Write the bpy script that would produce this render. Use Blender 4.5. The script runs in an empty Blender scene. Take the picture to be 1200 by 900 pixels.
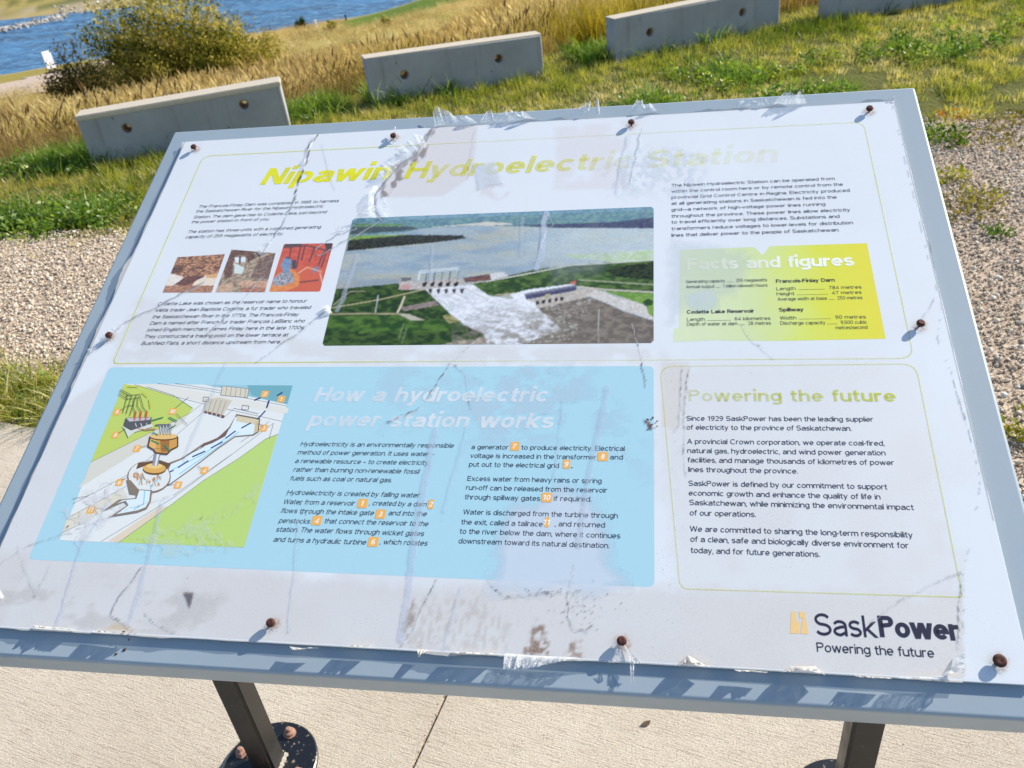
import bpy, bmesh, math, random
import numpy as np
from mathutils import Vector, Matrix
random.seed(7)
RNG = np.random.default_rng(11)
scn = bpy.context.scene
COL = scn.collection

# ------------------------------------------------------------------ camera
CAM_H = 1.55
F = 975.5
# rows: world x, y, z expressed in camera axes (right, down, forward)
R = np.array([[0.9846427, -0.00209294, -0.17456911],
              [0.14386453, -0.55674482, 0.81813092],
              [-0.09890275, -0.83068094, -0.54789362]])
cam_data = bpy.data.cameras.new('camera')
cam = bpy.data.objects.new('camera', cam_data)
COL.objects.link(cam)
cam_data.sensor_width = 36.0
cam_data.lens = F / 1200 * 36
cam_data.clip_start = 0.02
cam_data.clip_end = 20000
M3 = Matrix(((R[0][0], -R[0][1], -R[0][2]), (R[1][0], -R[1][1], -R[1][2]), (R[2][0], -R[2][1], -R[2][2])))
cam.matrix_world = Matrix.Translation((0, 0, CAM_H)) @ M3.to_4x4()
scn.camera = cam
cam_data.dof.use_dof = True; cam_data.dof.focus_distance = 1.18; cam_data.dof.aperture_fstop = 11.5

# ------------------------------------------------------------------ sky, sun, exposure
SUN_EL, SUN_AZ = math.radians(33), math.radians(54)      # azimuth from +Y towards +X
world = bpy.data.worlds.new('World'); scn.world = world
world.use_nodes = True
wn = world.node_tree
sky = wn.nodes.new('ShaderNodeTexSky'); sky.sky_type = 'NISHITA'; sky.sun_disc = False
sky.sun_elevation = SUN_EL; sky.sun_rotation = SUN_AZ
sky.air_density = 1.0; sky.dust_density = 0.4; sky.ozone_density = 1.6
wn.links.new(sky.outputs[0], wn.nodes['Background'].inputs[0])
wn.nodes['Background'].inputs[1].default_value = 0.125
sd = bpy.data.lights.new('sun', 'SUN'); sd.energy = 5.0; sd.angle = math.radians(0.55); sd.color = (1.0, 0.93, 0.82)
sun = bpy.data.objects.new('sun', sd); COL.objects.link(sun)
sv = Vector((math.cos(SUN_EL) * math.sin(SUN_AZ), math.cos(SUN_EL) * math.cos(SUN_AZ), math.sin(SUN_EL)))
sun.rotation_euler = sv.to_track_quat('Z', 'Y').to_euler()
scn.view_settings.view_transform = 'Standard'
scn.view_settings.look = 'None'
scn.view_settings.exposure = 0.57
scn.view_settings.gamma = 1.0

# ------------------------------------------------------------------ helpers
def srgb(r, g=None, b=None):
    if g is None: r, g, b = r
    f = lambda c: (c / 255) / 12.92 if c / 255 <= 0.04045 else ((c / 255 + 0.055) / 1.055) ** 2.4
    return (f(r), f(g), f(b))

def ray(x, y): return R @ np.array([x - 600, y - 450, F])
def ground(x, y, z=0.0):
    r = ray(x, y); k = (z - CAM_H) / r[2]
    return r[0] * k, r[1] * k

TILT = math.radians(22.636)
TL = Vector((-0.84080, 1.38557, CAM_H - 0.40083))
UX = np.array([1, 0, 0.]); UY = np.array([0, math.cos(TILT), math.sin(TILT)]); UN = np.array([0, -math.sin(TILT), math.cos(TILT)])
TLr = np.array([TL.x, TL.y, TL.z - CAM_H])
def S(x, y):
    """measured point of the print -> metres on the sheet (x right, y up the slope, origin at its upper left corner)"""
    r = ray(x, y); k = (TLr @ UN) / (r @ UN); q = r * k - TLr
    return float(q @ UX), float(q @ UY)

def tag(o, label=None, cat=None, group=None, kind=None):
    if label: o['label'] = label
    if cat: o['category'] = cat
    if group: o['group'] = group
    if kind: o['kind'] = kind
    return o

def empty(name, loc=(0, 0, 0), rz=0):
    o = bpy.data.objects.new(name, None); COL.objects.link(o); o.location = loc; o.rotation_euler = (0, 0, rz)
    o.empty_display_size = 0.1
    return o

def obj(name, mesh, m=None, parent=None, loc=None, rot=None):
    o = bpy.data.objects.new(name, mesh); COL.objects.link(o)
    if m is not None:
        for mm in (m if isinstance(m, (list, tuple)) else [m]): mesh.materials.append(mm)
    if parent: o.parent = parent
    if loc is not None: o.location = loc
    if rot is not None: o.rotation_euler = rot
    return o

def pmesh(name, v, f, smooth=False, cols=None):
    me = bpy.data.meshes.new(name)
    me.from_pydata([tuple(map(float, p)) for p in v], [], [tuple(map(int, q)) for q in f])
    if smooth: me.polygons.foreach_set('use_smooth', [True] * len(me.polygons))
    if cols is not None:
        a = me.color_attributes.new('col', 'FLOAT_COLOR', 'CORNER')
        li = np.repeat(np.arange(len(me.polygons)), [p.loop_total for p in me.polygons])
        c = np.ones((len(li), 4)); c[:, :3] = np.array(cols)[li]
        a.data.foreach_set('color', c.ravel())
    me.update()
    return me

def fastmesh(name, V, Q, smooth=True, vcol=None, attr='col'):
    """numpy verts (n,3) and quads/tris (m,k)"""
    me = bpy.data.meshes.new(name)
    V = np.ascontiguousarray(V, np.float32); Q = np.ascontiguousarray(Q, np.int32)
    me.vertices.add(len(V)); me.vertices.foreach_set('co', V.ravel())
    k = Q.shape[1]
    me.loops.add(Q.size); me.loops.foreach_set('vertex_index', Q.ravel())
    me.polygons.add(len(Q)); me.polygons.foreach_set('loop_start', np.arange(len(Q), dtype=np.int32) * k)
    try: me.polygons.foreach_set('loop_total', np.full(len(Q), k, np.int32))
    except Exception: pass
    if smooth: me.polygons.foreach_set('use_smooth', np.ones(len(Q), bool))
    me.update(calc_edges=True)
    if vcol is not None:
        a = me.color_attributes.new(attr, 'FLOAT_COLOR', 'POINT')
        c = np.ones((len(V), 4), np.float32); c[:, :vcol.shape[1]] = vcol
        a.data.foreach_set('color', c.ravel())
    return me

def gridquads(nx, ny):
    i = np.arange(nx - 1)[None, :]; j = np.arange(ny - 1)[:, None]
    a = (j * nx + i).ravel()
    return np.stack([a, a + 1, a + 1 + nx, a + nx], 1)

def vnoise(x, y, seed=0, per=256):
    g = np.random.default_rng(seed).random((per, per))
    xi = np.floor(x).astype(int); yi = np.floor(y).astype(int)
    fx = x - xi; fy = y - yi; fx = fx * fx * (3 - 2 * fx); fy = fy * fy * (3 - 2 * fy)
    a = g[yi % per, xi % per]; b = g[yi % per, (xi + 1) % per]; c = g[(yi + 1) % per, xi % per]; d = g[(yi + 1) % per, (xi + 1) % per]
    return (a * (1 - fx) + b * fx) * (1 - fy) + (c * (1 - fx) + d * fx) * fy
def fbm(x, y, seed=0, o=4):
    s = 0; a = 0.5; t = 0
    for k in range(o): s = s + a * vnoise(x * 2 ** k + 17.3 * k, y * 2 ** k - 9.1 * k, seed + k); t += a; a *= .5
    return s / t
def sstep(a, b, x):
    t = np.clip((x - a) / (b - a), 0, 1); return t * t * (3 - 2 * t)
def inpoly(px, py, poly):
    r = np.zeros(px.shape, bool); n = len(poly)
    for i in range(n):
        x1, y1 = poly[i]; x2, y2 = poly[(i + 1) % n]
        if y1 == y2: continue
        c = (y1 > py) != (y2 > py)
        r ^= c & (px < (x2 - x1) * (py - y1) / (y2 - y1) + x1)
    return r
def dline(px, py, pts):
    d = np.full(px.shape, 1e9)
    for (x1, y1), (x2, y2) in zip(pts[:-1], pts[1:]):
        vx, vy = x2 - x1, y2 - y1; L = vx * vx + vy * vy + 1e-12
        t = np.clip(((px - x1) * vx + (py - y1) * vy) / L, 0, 1)
        d = np.minimum(d, np.hypot(px - x1 - t * vx, py - y1 - t * vy))
    return d

def box_bm(bm, x0, x1, y0, y1, z0, z1, bev=0, seg=2, mat=None):
    vs = [bm.verts.new(p) for p in ((x0, y0, z0), (x1, y0, z0), (x1, y1, z0), (x0, y1, z0), (x0, y0, z1), (x1, y0, z1), (x1, y1, z1), (x0, y1, z1))]
    fs = [bm.faces.new([vs[i] for i in q]) for q in ((3, 2, 1, 0), (4, 5, 6, 7), (0, 1, 5, 4), (1, 2, 6, 5), (2, 3, 7, 6), (3, 0, 4, 7))]
    if bev:
        es = list({e for f in fs for e in f.edges})
        bmesh.ops.bevel(bm, geom=es, offset=bev, segments=seg, profile=.5, affect='EDGES')
def bmmesh(name, bm, smooth=False):
    me = bpy.data.meshes.new(name); bm.normal_update(); bm.to_mesh(me); bm.free()
    if smooth: me.polygons.foreach_set('use_smooth', [True] * len(me.polygons))
    return me
def lathe_bm(bm, prof, seg=16, c=(0, 0, 0)):
    rings = []
    for r, z in prof:
        rings.append([bm.verts.new((c[0] + r * math.cos(2 * math.pi * i / seg), c[1] + r * math.sin(2 * math.pi * i / seg), c[2] + z)) for i in range(seg)] if r > 1e-6 else [bm.verts.new((c[0], c[1], c[2] + z))])
    for a, b in zip(rings[:-1], rings[1:]):
        for i in range(seg):
            j = (i + 1) % seg
            if len(a) == 1: bm.faces.new((a[0], b[i], b[j]))
            elif len(b) == 1: bm.faces.new((a[i], a[j], b[0]))
            else: bm.faces.new((a[i], a[j], b[j], b[i]))

# ---- node materials
class NT:
    def __init__(s, name):
        s.m = bpy.data.materials.new(name); s.m.use_nodes = True; s.t = s.m.node_tree; s.n = s.t.nodes
        s.p = s.n['Principled BSDF']; s.out = s.n['Material Output']
    def new(s, t, **k):
        n = s.n.new(t)
        for a, b in k.items(): setattr(n, a, b)
        return n
    def set(s, sock, v):
        if hasattr(v, 'is_output'): s.t.links.new(v, sock)
        elif isinstance(v, (tuple, list)) and len(v) == 3 and sock.type == 'RGBA': sock.default_value = (*v, 1)
        else: sock.default_value = v
    def noise(s, scale, detail=4, rough=.6, vec=None, dist=0, out=0):
        n = s.new('ShaderNodeTexNoise'); s.set(n.inputs['Scale'], scale); s.set(n.inputs['Detail'], detail); s.set(n.inputs['Roughness'], rough); s.set(n.inputs['Distortion'], dist)
        if vec is not None: s.set(n.inputs['Vector'], vec)
        return n.outputs[out]
    def coord(s, which='Object'): return s.new('ShaderNodeTexCoord').outputs[which]
    def pos(s): return s.new('ShaderNodeNewGeometry').outputs['Position']
    def mapping(s, vec, scale=(1, 1, 1), rot=(0, 0, 0), loc=(0, 0, 0)):
        n = s.new('ShaderNodeMapping'); s.set(n.inputs['Vector'], vec); n.inputs['Scale'].default_value = scale; n.inputs['Rotation'].default_value = rot; n.inputs['Location'].default_value = loc
        return n.outputs[0]
    def ramp(s, fac, stops, interp='LINEAR'):
        n = s.new('ShaderNodeValToRGB'); n.color_ramp.interpolation = interp
        while len(n.color_ramp.elements) < len(stops): n.color_ramp.elements.new(.5)
        for e, (p, c) in zip(n.color_ramp.elements, stops):
            e.position = p; e.color = (c, c, c, 1) if isinstance(c, (int, float)) else (*c[:3], 1)
        s.set(n.inputs[0], fac); return n.outputs[0]
    def mix(s, fac, a, b, mode='MIX'):
        n = s.new('ShaderNodeMix', data_type='RGBA', blend_type=mode)
        s.set(n.inputs[0], fac); s.set(n.inputs[6], a); s.set(n.inputs[7], b); return n.outputs[2]
    def math(s, op, a, b=0.0, clamp=False):
        n = s.new('ShaderNodeMath', operation=op); n.use_clamp = clamp
        s.set(n.inputs[0], a); s.set(n.inputs[1], b); return n.outputs[0]
    def rng(s, v, a, b, c=0, d=1):
        n = s.new('ShaderNodeMapRange'); s.set(n.inputs[0], v)
        for i, q in enumerate((a, b, c, d)): n.inputs[i + 1].default_value = q
        return n.outputs[0]
    def bump(s, h, strength=.3, dist=.01):
        n = s.new('ShaderNodeBump'); n.inputs['Strength'].default_value = strength; n.inputs['Distance'].default_value = dist; s.set(n.inputs['Height'], h)
        s.set(s.p.inputs['Normal'], n.outputs[0]); return n.outputs[0]
    def base(s, c, rough=.6, metal=0, spec=.5):
        s.set(s.p.inputs['Base Color'], c); s.set(s.p.inputs['Roughness'], rough); s.set(s.p.inputs['Metallic'], metal); s.set(s.p.inputs['Specular IOR Level'], spec)
        return s.m

def leaf_mat(name, stops, trans=.35, attr='tint', inst=True, patch=None):
    """blade or leaf: diffuse + translucent, tint chosen per clump"""
    n = NT(name)
    a = n.new('ShaderNodeAttribute'); a.attribute_name = attr
    if inst: a.attribute_type = 'INSTANCER'
    c = n.ramp(a.outputs['Fac'], stops)
    v = n.noise(3.1, 2, vec=n.coord('Object')); 
    c = n.mix(n.rng(v, .3, .7, 0, .35), c, n.mix(1, c, (.55, .6, .4), 'MULTIPLY'))
    d = n.new('ShaderNodeBsdfDiffuse'); n.set(d.inputs[0], c)
    t = n.new('ShaderNodeBsdfTranslucent'); n.set(t.inputs[0], n.mix(1, c, (1.1, 1.05, .7), 'MULTIPLY'))
    g = n.new('ShaderNodeBsdfGlossy'); g.inputs['Roughness'].default_value = .45; n.set(g.inputs[0], (.6, .6, .55))
    m1 = n.new('ShaderNodeMixShader'); m1.inputs[0].default_value = trans; n.t.links.new(d.outputs[0], m1.inputs[1]); n.t.links.new(t.outputs[0], m1.inputs[2])
    m2 = n.new('ShaderNodeMixShader'); m2.inputs[0].default_value = .06; n.t.links.new(m1.outputs[0], m2.inputs[1]); n.t.links.new(g.outputs[0], m2.inputs[2])
    n.t.links.new(m2.outputs[0], n.out.inputs[0]); n.n.remove(n.p)
    return n.m

# ------------------------------------------------------------------ terrain
BL0 = np.array([-3.78, 5.05]); BN = np.array([-0.49, 0.872])
PD = np.array([-50, 0, 0.3, 1.5, 3.5, 7.5, 15.5, 23.5, 43, 72, 100, 112, 116, 124, 155, 163, 175, 210, 400, 3500])
PZ = -np.array([0, 0, 0.05, .49, .84, 1.55, 2.95, 4.3, 7.4, 11.4, 15.0, 16.3, 16.7, 18, 18, 17.2, 15.9, 14.5, 12, 0.0])
def terrain_z(x, y):
    x = np.asarray(x, float); y = np.asarray(y, float)
    d = (x - BL0[0]) * BN[0] + (y - BL0[1]) * BN[1] - .3
    az = np.degrees(np.arctan2(x, y)); r = np.hypot(x, y)
    wob = (fbm(x / 22 + 40, y / 22 + 40, 5, 3) - .5) * 7 * sstep(70, 130, r)
    # far shoreline runs nearer towards the right, near shore pushes out on the right
    dd = d + wob + np.where(d > 130, (az + 38) * 1.6 * sstep(130, 160, d), 0) - sstep(-19, -12, az) * 10 * sstep(60, 110, r)
    z = np.interp(dd, PD, PZ)
    k = 1 - .45 * sstep(-15, -4, az) * (1 - sstep(25, 80, r))
    z = z * k
    z = np.where(y < 0, 0, z)
    z = z + (fbm(x / 1.7 + 9, y / 1.7 + 3, 21, 3) - .5) * .10 * sstep(.2, 3, d) + (fbm(x / .9 + 9, y / .9 + 3, 33, 3) - .5) * .05 * sstep(3.6, 4.4, y - .2 * (x + 3)) * (1 - sstep(.2, 2, d))
    return z

rr = np.concatenate([[.05], np.geomspace(.4, 4000, 330)]); aa = np.radians(np.concatenate([np.linspace(-180, -62, 50)[:-1], np.linspace(-62, 50, 340), np.linspace(50, 180, 50)[1:]]))
AA, RR = np.meshgrid(aa, rr); TX = RR * np.sin(AA); TY = RR * np.cos(AA)
TZ = terrain_z(TX, TY) - .03
D = (TX - BL0[0]) * BN[0] + (TY - BL0[1]) * BN[1] - .3
azd = np.degrees(AA)
soil = np.array(srgb(120, 100, 75)); straw = np.array(srgb(176, 148, 88)); olive = np.array(srgb(150, 136, 72)); green = np.array(srgb(96, 118, 40)); fargr = np.array(srgb(150, 135, 80)); sand = np.array(srgb(170, 155, 130)); lawnc = np.array(srgb(95, 96, 48))
tc = np.broadcast_to(soil, TX.shape + (3,)).copy()
def lay(mask, c):
    global tc
    tc = tc * (1 - mask[..., None]) + mask[..., None] * c
lay(sstep(3.4, 4.2, TY - .2 * (TX + 3)), lawnc)
lay(sstep(.0, 1.2, D), straw * .8)
lay(sstep(14, 40, D + (fbm(TX / 9, TY / 9, 4) - .5) * 14), olive)
lay(sstep(.52, .62, fbm(TX / 14 + 3, TY / 30, 8)) * sstep(20, 60, D), straw)
gp = sstep(86, 92, RR + (fbm(TX / 12, TY / 12, 6) - .5) * 12) * sstep(-21, -18.5, azd + (fbm(TX / 8, TY / 8, 61) - .5) * 3) * (1 - sstep(-3, 0, azd))
lay(gp, green)
lay(sstep(-.5, 0, TZ + 16.9) * (1 - sstep(.0, .6, TZ + 16.5)) * sstep(60, 90, RR) * .5, sand)
lay(sstep(150, 160, D), fargr)
lay((D > 140) * (1 - sstep(.5, 1.1, TZ + 16.5 + (fbm(TX / 6, TY / 6, 14) - .5) * 1.3)), sand)
lay(sstep(.5, .58, fbm(TX / 13, TY / 5, 90, 4)) * (D > 150) * .8, np.array(srgb(96, 100, 52)))
lay(sstep(.52, .6, fbm(TX / 7, TY / 3, 93, 4)) * (D > 150) * .7, np.array(srgb(176, 156, 96)))
V = np.stack([TX, TY, TZ], -1).reshape(-1, 3)
n = NT('dry_earth_and_field')
a = n.new('ShaderNodeAttribute'); a.attribute_name = 'col'
P = n.pos()
v1 = n.noise(.35, 6, .7, vec=P); v2 = n.noise(7, 5, .7, vec=P)
c = n.mix(n.rng(v1, .3, .7, 0, .5), a.outputs['Color'], n.mix(1, a.outputs['Color'], (.55, .62, .45), 'MULTIPLY'))
c = n.mix(n.rng(v2, .35, .7, 0, .6), c, n.mix(1, c, (1.25, 1.2, 1.1), 'MULTIPLY'))
n.base(c, .95, spec=.1); n.bump(v2, .8, .06)
terrain = obj('ground', fastmesh('ground', V, gridquads(len(aa), len(rr)), True, tc.reshape(-1, 3)), n.m)
tag(terrain, kind='structure')

# river
n = NT('river_water')
P = n.pos()
w1 = n.noise(.55, 6, .65, vec=n.mapping(P, (1, 2.4, 1), (0, 0, .55)))
w2 = n.noise(.06, 3, .6, vec=n.mapping(P, (1, 3.5, 1), (0, 0, .55)))
w3 = n.noise(3.0, 3, .6, vec=P)
c = n.mix(n.rng(w2, .38, .62), srgb(14, 50, 88), srgb(46, 104, 150))
c = n.mix(n.rng(w1, .48, .66), c, srgb(104, 158, 196))
n.base(c, .35, spec=.35)
n.bump(n.math('ADD', w1, n.math('MULTIPLY', w3, .3)), .9, .35)
me = pmesh('river', [(-420, 20, -16.5), (420, 20, -16.5), (420, 460, -16.5), (-420, 460, -16.5)], [(0, 1, 2, 3)])
tag(obj('river', me, n.m), kind='structure')

# ------------------------------------------------------------------ concrete slab, gravel
def slab_edge(x): return 2.06 - .22 * (x + 2.2)
n = NT('broomed_concrete')
P = n.pos()
rotp = n.mapping(P, (1, 1, 1), (0, 0, .24))
br = n.noise(9, 3, .7, vec=n.mapping(rotp, (1.6, 42, 1)))
br2 = n.noise(40, 3, .7, vec=n.mapping(rotp, (.9, 9, 1)))
blot = n.noise(2.2, 5, .6, vec=P); fine = n.noise(260, 3, .7, vec=P); mid = n.noise(90, 3, .8, vec=P)
c = n.mix(n.rng(blot, .3, .7), srgb(210, 199, 182), srgb(190, 177, 159))
c = n.mix(n.rng(fine, .50, .68, 0, .7), c, srgb(132, 116, 96))
c = n.mix(n.rng(mid, .58, .75, 0, .6), c, srgb(222, 210, 190))
c = n.mix(n.rng(br, .54, .72, 0, .75), c, srgb(132, 114, 96))
n.base(c, .92, spec=.2)
h = n.math('ADD', n.math('MULTIPLY', br, .6), n.math('ADD', n.math('MULTIPLY', fine, .5), n.math('MULTIPLY', mid, .4)))
n.bump(h, .85, .004)
concrete = n.m
JX = lambda y: -.466 + (y - 1.07) * .19         # control joint
def slab_poly(side):
    xs = (-4.2, None) if side < 0 else (None, 3.2)
    jb, jt = JX(-3.0), None
    # joint meets edge
    y = 1.6
    for _ in range(20): y = slab_edge(JX(y))
    g = .0016
    if side < 0: return [(-4.2, -3), (jb - g, -3), (JX(y) - g, y), (-4.2, slab_edge(-4.2))]
    return [(jb + g, -3), (3.2, -3), (3.2, slab_edge(3.2)), (JX(y) + g, y)]
def slab(side):
    bm = bmesh.new(); pl = slab_poly(side)
    b = [bm.verts.new((x, y, -.1)) for x, y in pl]; t = [bm.verts.new((x, y, 0)) for x, y in pl]
    top = bm.faces.new(t); bm.faces.new(b[::-1])
    for i in range(4): bm.faces.new((b[i], b[(i + 1) % 4], t[(i + 1) % 4], t[i]))
    bmesh.ops.bevel(bm, geom=list(top.edges), offset=.003, segments=2, affect='EDGES')
    return bmmesh('concrete_slab', bm)
pav = empty('pavement'); tag(pav, kind='structure')
obj('concrete_slab', slab(-1), concrete, pav); obj('concrete_slab', slab(1), concrete, pav)

def gravel_far(x): return 3.62 + .22 * (x + 3) + (fbm(np.asarray(x) * 1.3 + 5, np.asarray(x) * 0 + 2, 3, 3) - .5) * .5
gx = np.linspace(-9, 9, 120); vs = []
ny = 26
for x in gx:
    y0 = slab_edge(x) - .03; y1 = float(gravel_far(x)) + .25
    for j in range(ny): vs.append((x, y0 + (y1 - y0) * j / (ny - 1), -.012 + .012 * (float(fbm(np.array(x * 2.), np.array((y0 + (y1 - y0) * j / (ny - 1)) * 2.), 9, 3)) - .5)))
Q = [(i * ny + j, (i + 1) * ny + j, (i + 1) * ny + j + 1, i * ny + j + 1) for i in range(119) for j in range(ny - 1)]
n = NT('gravel_bed')
P = n.pos(); v = n.new('ShaderNodeTexVoronoi'); v.inputs['Scale'].default_value = 85; n.set(v.inputs['Vector'], P)
c = n.ramp(v.outputs['Color'], [(0, srgb(130, 112, 96)), (.4, srgb(170, 150, 130)), (.8, srgb(200, 184, 162))])
n.base(c, .95, spec=.2); n.bump(v.outputs['Distance'], -.9, .01)
tag(obj('gravel_path', pmesh('gravel_path', vs, Q, True), n.m), kind='structure')

# ------------------------------------------------------------------ instancing (stuff)
def gn_scatter(name, pts, rot, scl, tint, variants, parent=None):
    """points carry rotation, scale, tint; every point shows one of the variant meshes"""
    me = bpy.data.meshes.new(name)
    me.vertices.add(len(pts)); me.vertices.foreach_set('co', np.ascontiguousarray(pts, np.float32).ravel())
    for an, ty, dat, k in (('rot', 'FLOAT_VECTOR', rot, 'vector'), ('scl', 'FLOAT_VECTOR', scl, 'vector'), ('tint', 'FLOAT', tint, 'value')):
        at = me.attributes.new(an, ty, 'POINT'); at.data.foreach_set(k, np.ascontiguousarray(dat, np.float32).ravel())
    o = bpy.data.objects.new(name, me); COL.objects.link(o)
    src = bpy.data.collections.new(name + '_source')
    for i, vm in enumerate(variants):
        so = bpy.data.objects.new('%s_piece' % name, vm); src.objects.link(so)
    ng = bpy.data.node_groups.new(name, 'GeometryNodeTree')
    ng.interface.new_socket('Geometry', in_out='INPUT', socket_type='NodeSocketGeometry')
    ng.interface.new_socket('Geometry', in_out='OUTPUT', socket_type='NodeSocketGeometry')
    N = ng.nodes.new; L = ng.links.new
    gi = N('NodeGroupInput'); go = N('NodeGroupOutput')
    mp = N('GeometryNodeMeshToPoints'); L(gi.outputs[0], mp.inputs['Mesh'])
    ci = N('GeometryNodeCollectionInfo'); ci.inputs['Collection'].default_value = src
    ci.inputs['Separate Children'].default_value = True; ci.inputs['Reset Children'].default_value = True
    ip = N('GeometryNodeInstanceOnPoints'); L(mp.outputs[0], ip.inputs['Points']); L(ci.outputs[0], ip.inputs['Instance'])
    ip.inputs['Pick Instance'].default_value = True
    rv = N('FunctionNodeRandomValue'); rv.data_type = 'INT'; rv.inputs['Min'].default_value = 0 if 'Min' in rv.inputs else 0
    for s in rv.inputs:
        if s.type == 'INT' and s.name == 'Min': s.default_value = 0
        if s.type == 'INT' and s.name == 'Max': s.default_value = len(variants) - 1
    out = [s for s in rv.outputs if s.type == 'INT'][0]
    L(out, ip.inputs['Instance Index'])
    for an, sock in (('rot', 'Rotation'), ('scl', 'Scale')):
        na = N('GeometryNodeInputNamedAttribute'); na.data_type = 'FLOAT_VECTOR'; na.inputs['Name'].default_value = an
        o_ = [s for s in na.outputs if s.type == 'VECTOR'][0]
        if sock == 'Rotation':
            er = N('FunctionNodeEulerToRotation'); L(o_, er.inputs[0]); L(er.outputs[0], ip.inputs['Rotation'])
        else: L(o_, ip.inputs['Scale'])
    L(ip.outputs[0], go.inputs[0])
    md = o.modifiers.new('scatter', 'NODES'); md.node_group = ng
    o['kind'] = 'stuff'
    if parent: o.parent = parent
    return o

def blades(nb, rad, h, w, lean, seed, mat, segs=3, head=0, droop=.3, hv=.35):
    rg = random.Random(seed); v = []; f = []
    for b in range(nb):
        a = rg.uniform(0, 6.283); r = rad * math.sqrt(rg.random()); bx, by = r * math.cos(a), r * math.sin(a)
        la = a + rg.uniform(-1.2, 1.2); hh = h * rg.uniform(1 - hv, 1 + hv); ln = lean * rg.uniform(.3, 1.3) * hh
        wa = rg.uniform(0, 3.14); wx, wy = math.cos(wa), math.sin(wa); ww = w * rg.uniform(.7, 1.2); base = len(v)
        for s in range(segs + 1):
            t = s / segs; hz = hh * (t - droop * t * t * .5); of = ln * t ** 1.8
            px, py = bx + math.cos(la) * of, by + math.sin(la) * of
            wd = ww * (1 - t) ** .6 * .5 if s < segs else 0
            if s < segs: v += [(px - wx * wd, py - wy * wd, hz), (px + wx * wd, py + wy * wd, hz)]
            else: v.append((px, py, hz))
        for s in range(segs - 1):
            q = base + 2 * s; f.append((q, q + 1, q + 3, q + 2))
        q = base + 2 * (segs - 1); f.append((q, q + 1, q + 2))
        if head and rg.random() < head:
            hl = hh * rg.uniform(.12, .2); hw = hl * rg.uniform(.07, .11)
            tx, ty = math.cos(la) * ln * .35, math.sin(la) * ln * .35
            for k in range(2):
                ca = wa + k * 1.57; cx, cy = math.cos(ca) * hw, math.sin(ca) * hw; q = len(v)
                v += [(px, py, hz - hl * .15), (px + tx * .3 + cx, py + ty * .3 + cy, hz + hl * .3), (px + tx, py + ty, hz + hl), (px + tx * .3 - cx, py + ty * .3 - cy, hz + hl * .3)]
                f.append((q, q + 1, q + 2, q + 3))
    me = pmesh('tuft', v, f, True); me.materials.append(mat); return me

def leafy(nl, rad, h, ls, seed, mat):
    rg = random.Random(seed); v = []; f = []
    for b in range(nl):
        a = rg.uniform(0, 6.283); r = rad * math.sqrt(rg.random()); z = h * rg.random() * (1 - .6 * r / rad)
        x, y = r * math.cos(a), r * math.sin(a)
        d = Vector((rg.gauss(0, 1), rg.gauss(0, 1), rg.gauss(.5, .6))).normalized(); s = d.cross(Vector((rg.gauss(0, 1), rg.gauss(0, 1), rg.gauss(0, 1)))).normalized()
        L = ls * rg.uniform(.6, 1.3); q = len(v)
        for pt in (Vector((x, y, z)), Vector((x, y, z)) + d * L * .5 + s * L * .22, Vector((x, y, z)) + d * L, Vector((x, y, z)) + d * L * .5 - s * L * .22): v.append(tuple(pt))
        f.append((q, q + 1, q + 2, q + 3))
    me = pmesh('leaf_clump', v, f, False); me.materials.append(mat); return me

def scatter_attrs(N, s0, s1, tilt=.12):
    rot = np.stack([RNG.normal(0, tilt, N), RNG.normal(0, tilt, N), RNG.random(N) * 6.283], 1)
    s = RNG.uniform(s0, s1, N); scl = np.stack([s, s, s * RNG.uniform(.8, 1.2, N)], 1)
    return rot, scl

lawn_mat = leaf_mat('lawn_blade', [(0, srgb(98, 118, 34)), (.25, srgb(156, 164, 52)), (.5, srgb(194, 188, 86)), (.75, srgb(214, 200, 128)), (1, srgb(232, 218, 170))], .5)
lush_mat = leaf_mat('lush_leaf', [(0, srgb(64, 96, 30)), (.5, srgb(114, 150, 48)), (1, srgb(176, 186, 84))], .5)
dry_mat = leaf_mat('straw_blade', [(0, srgb(124, 98, 62)), (.3, srgb(184, 160, 110)), (.65, srgb(214, 192, 146)), (1, srgb(232, 218, 184))], .62)
weed_mat = leaf_mat('weed_leaf', [(0, srgb(60, 84, 24)), (.5, srgb(110, 120, 40)), (.8, srgb(160, 130, 40)), (1, srgb(205, 120, 30))], .35)

def blockd(x, y): return (x - BL0[0]) * BN[0] + (y - BL0[1]) * BN[1] - .3
def in_view(x, y, m=1.0):
    az = np.degrees(np.arctan2(x, y)); return (az > -50) & (az < 38)

# lawn
N = 60000
x = RNG.uniform(-8, 9, N); y = RNG.uniform(3.2, 16, N)
gf = gravel_far(x) + (fbm(x * 2.5, y * 2.5, 77, 3) - .5) * 1.1
edge = sstep(-.1, .5, y - gf)
r_ = np.hypot(x, y)
keep = in_view(x, y) & (RNG.random(N) < edge) & (blockd(x, y) < .35) & (r_ < 13) & (RNG.random(N) < np.clip(1.5 - r_ / 14, .4, 1))
bare = fbm(x * 1.1 + 4, y * 1.1, 55, 3); keep &= ~((x > .9) & (bare > .56) & (y < 6.2))
x, y = x[keep], y[keep]; N = len(x)
t = fbm(x * .9, y * .9, 2, 4); t2 = fbm(x * 4, y * 4, 3, 2)
tint = np.clip((t - .20) * 1.9 + (t2 - .5) * .8 + .18 * sstep(1, -2, x) + RNG.normal(0, .27, N), 0, 1)
rot, scl = scatter_attrs(N, .6, 1.15); scl *= (1.1 - .45 * tint)[:, None]
near = np.clip(1 - np.abs(blockd(x, y) + .55) / .35, 0, 1); tint = tint * (1 - .45 * near); scl[:, 2] *= 1 + .6 * near
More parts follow.
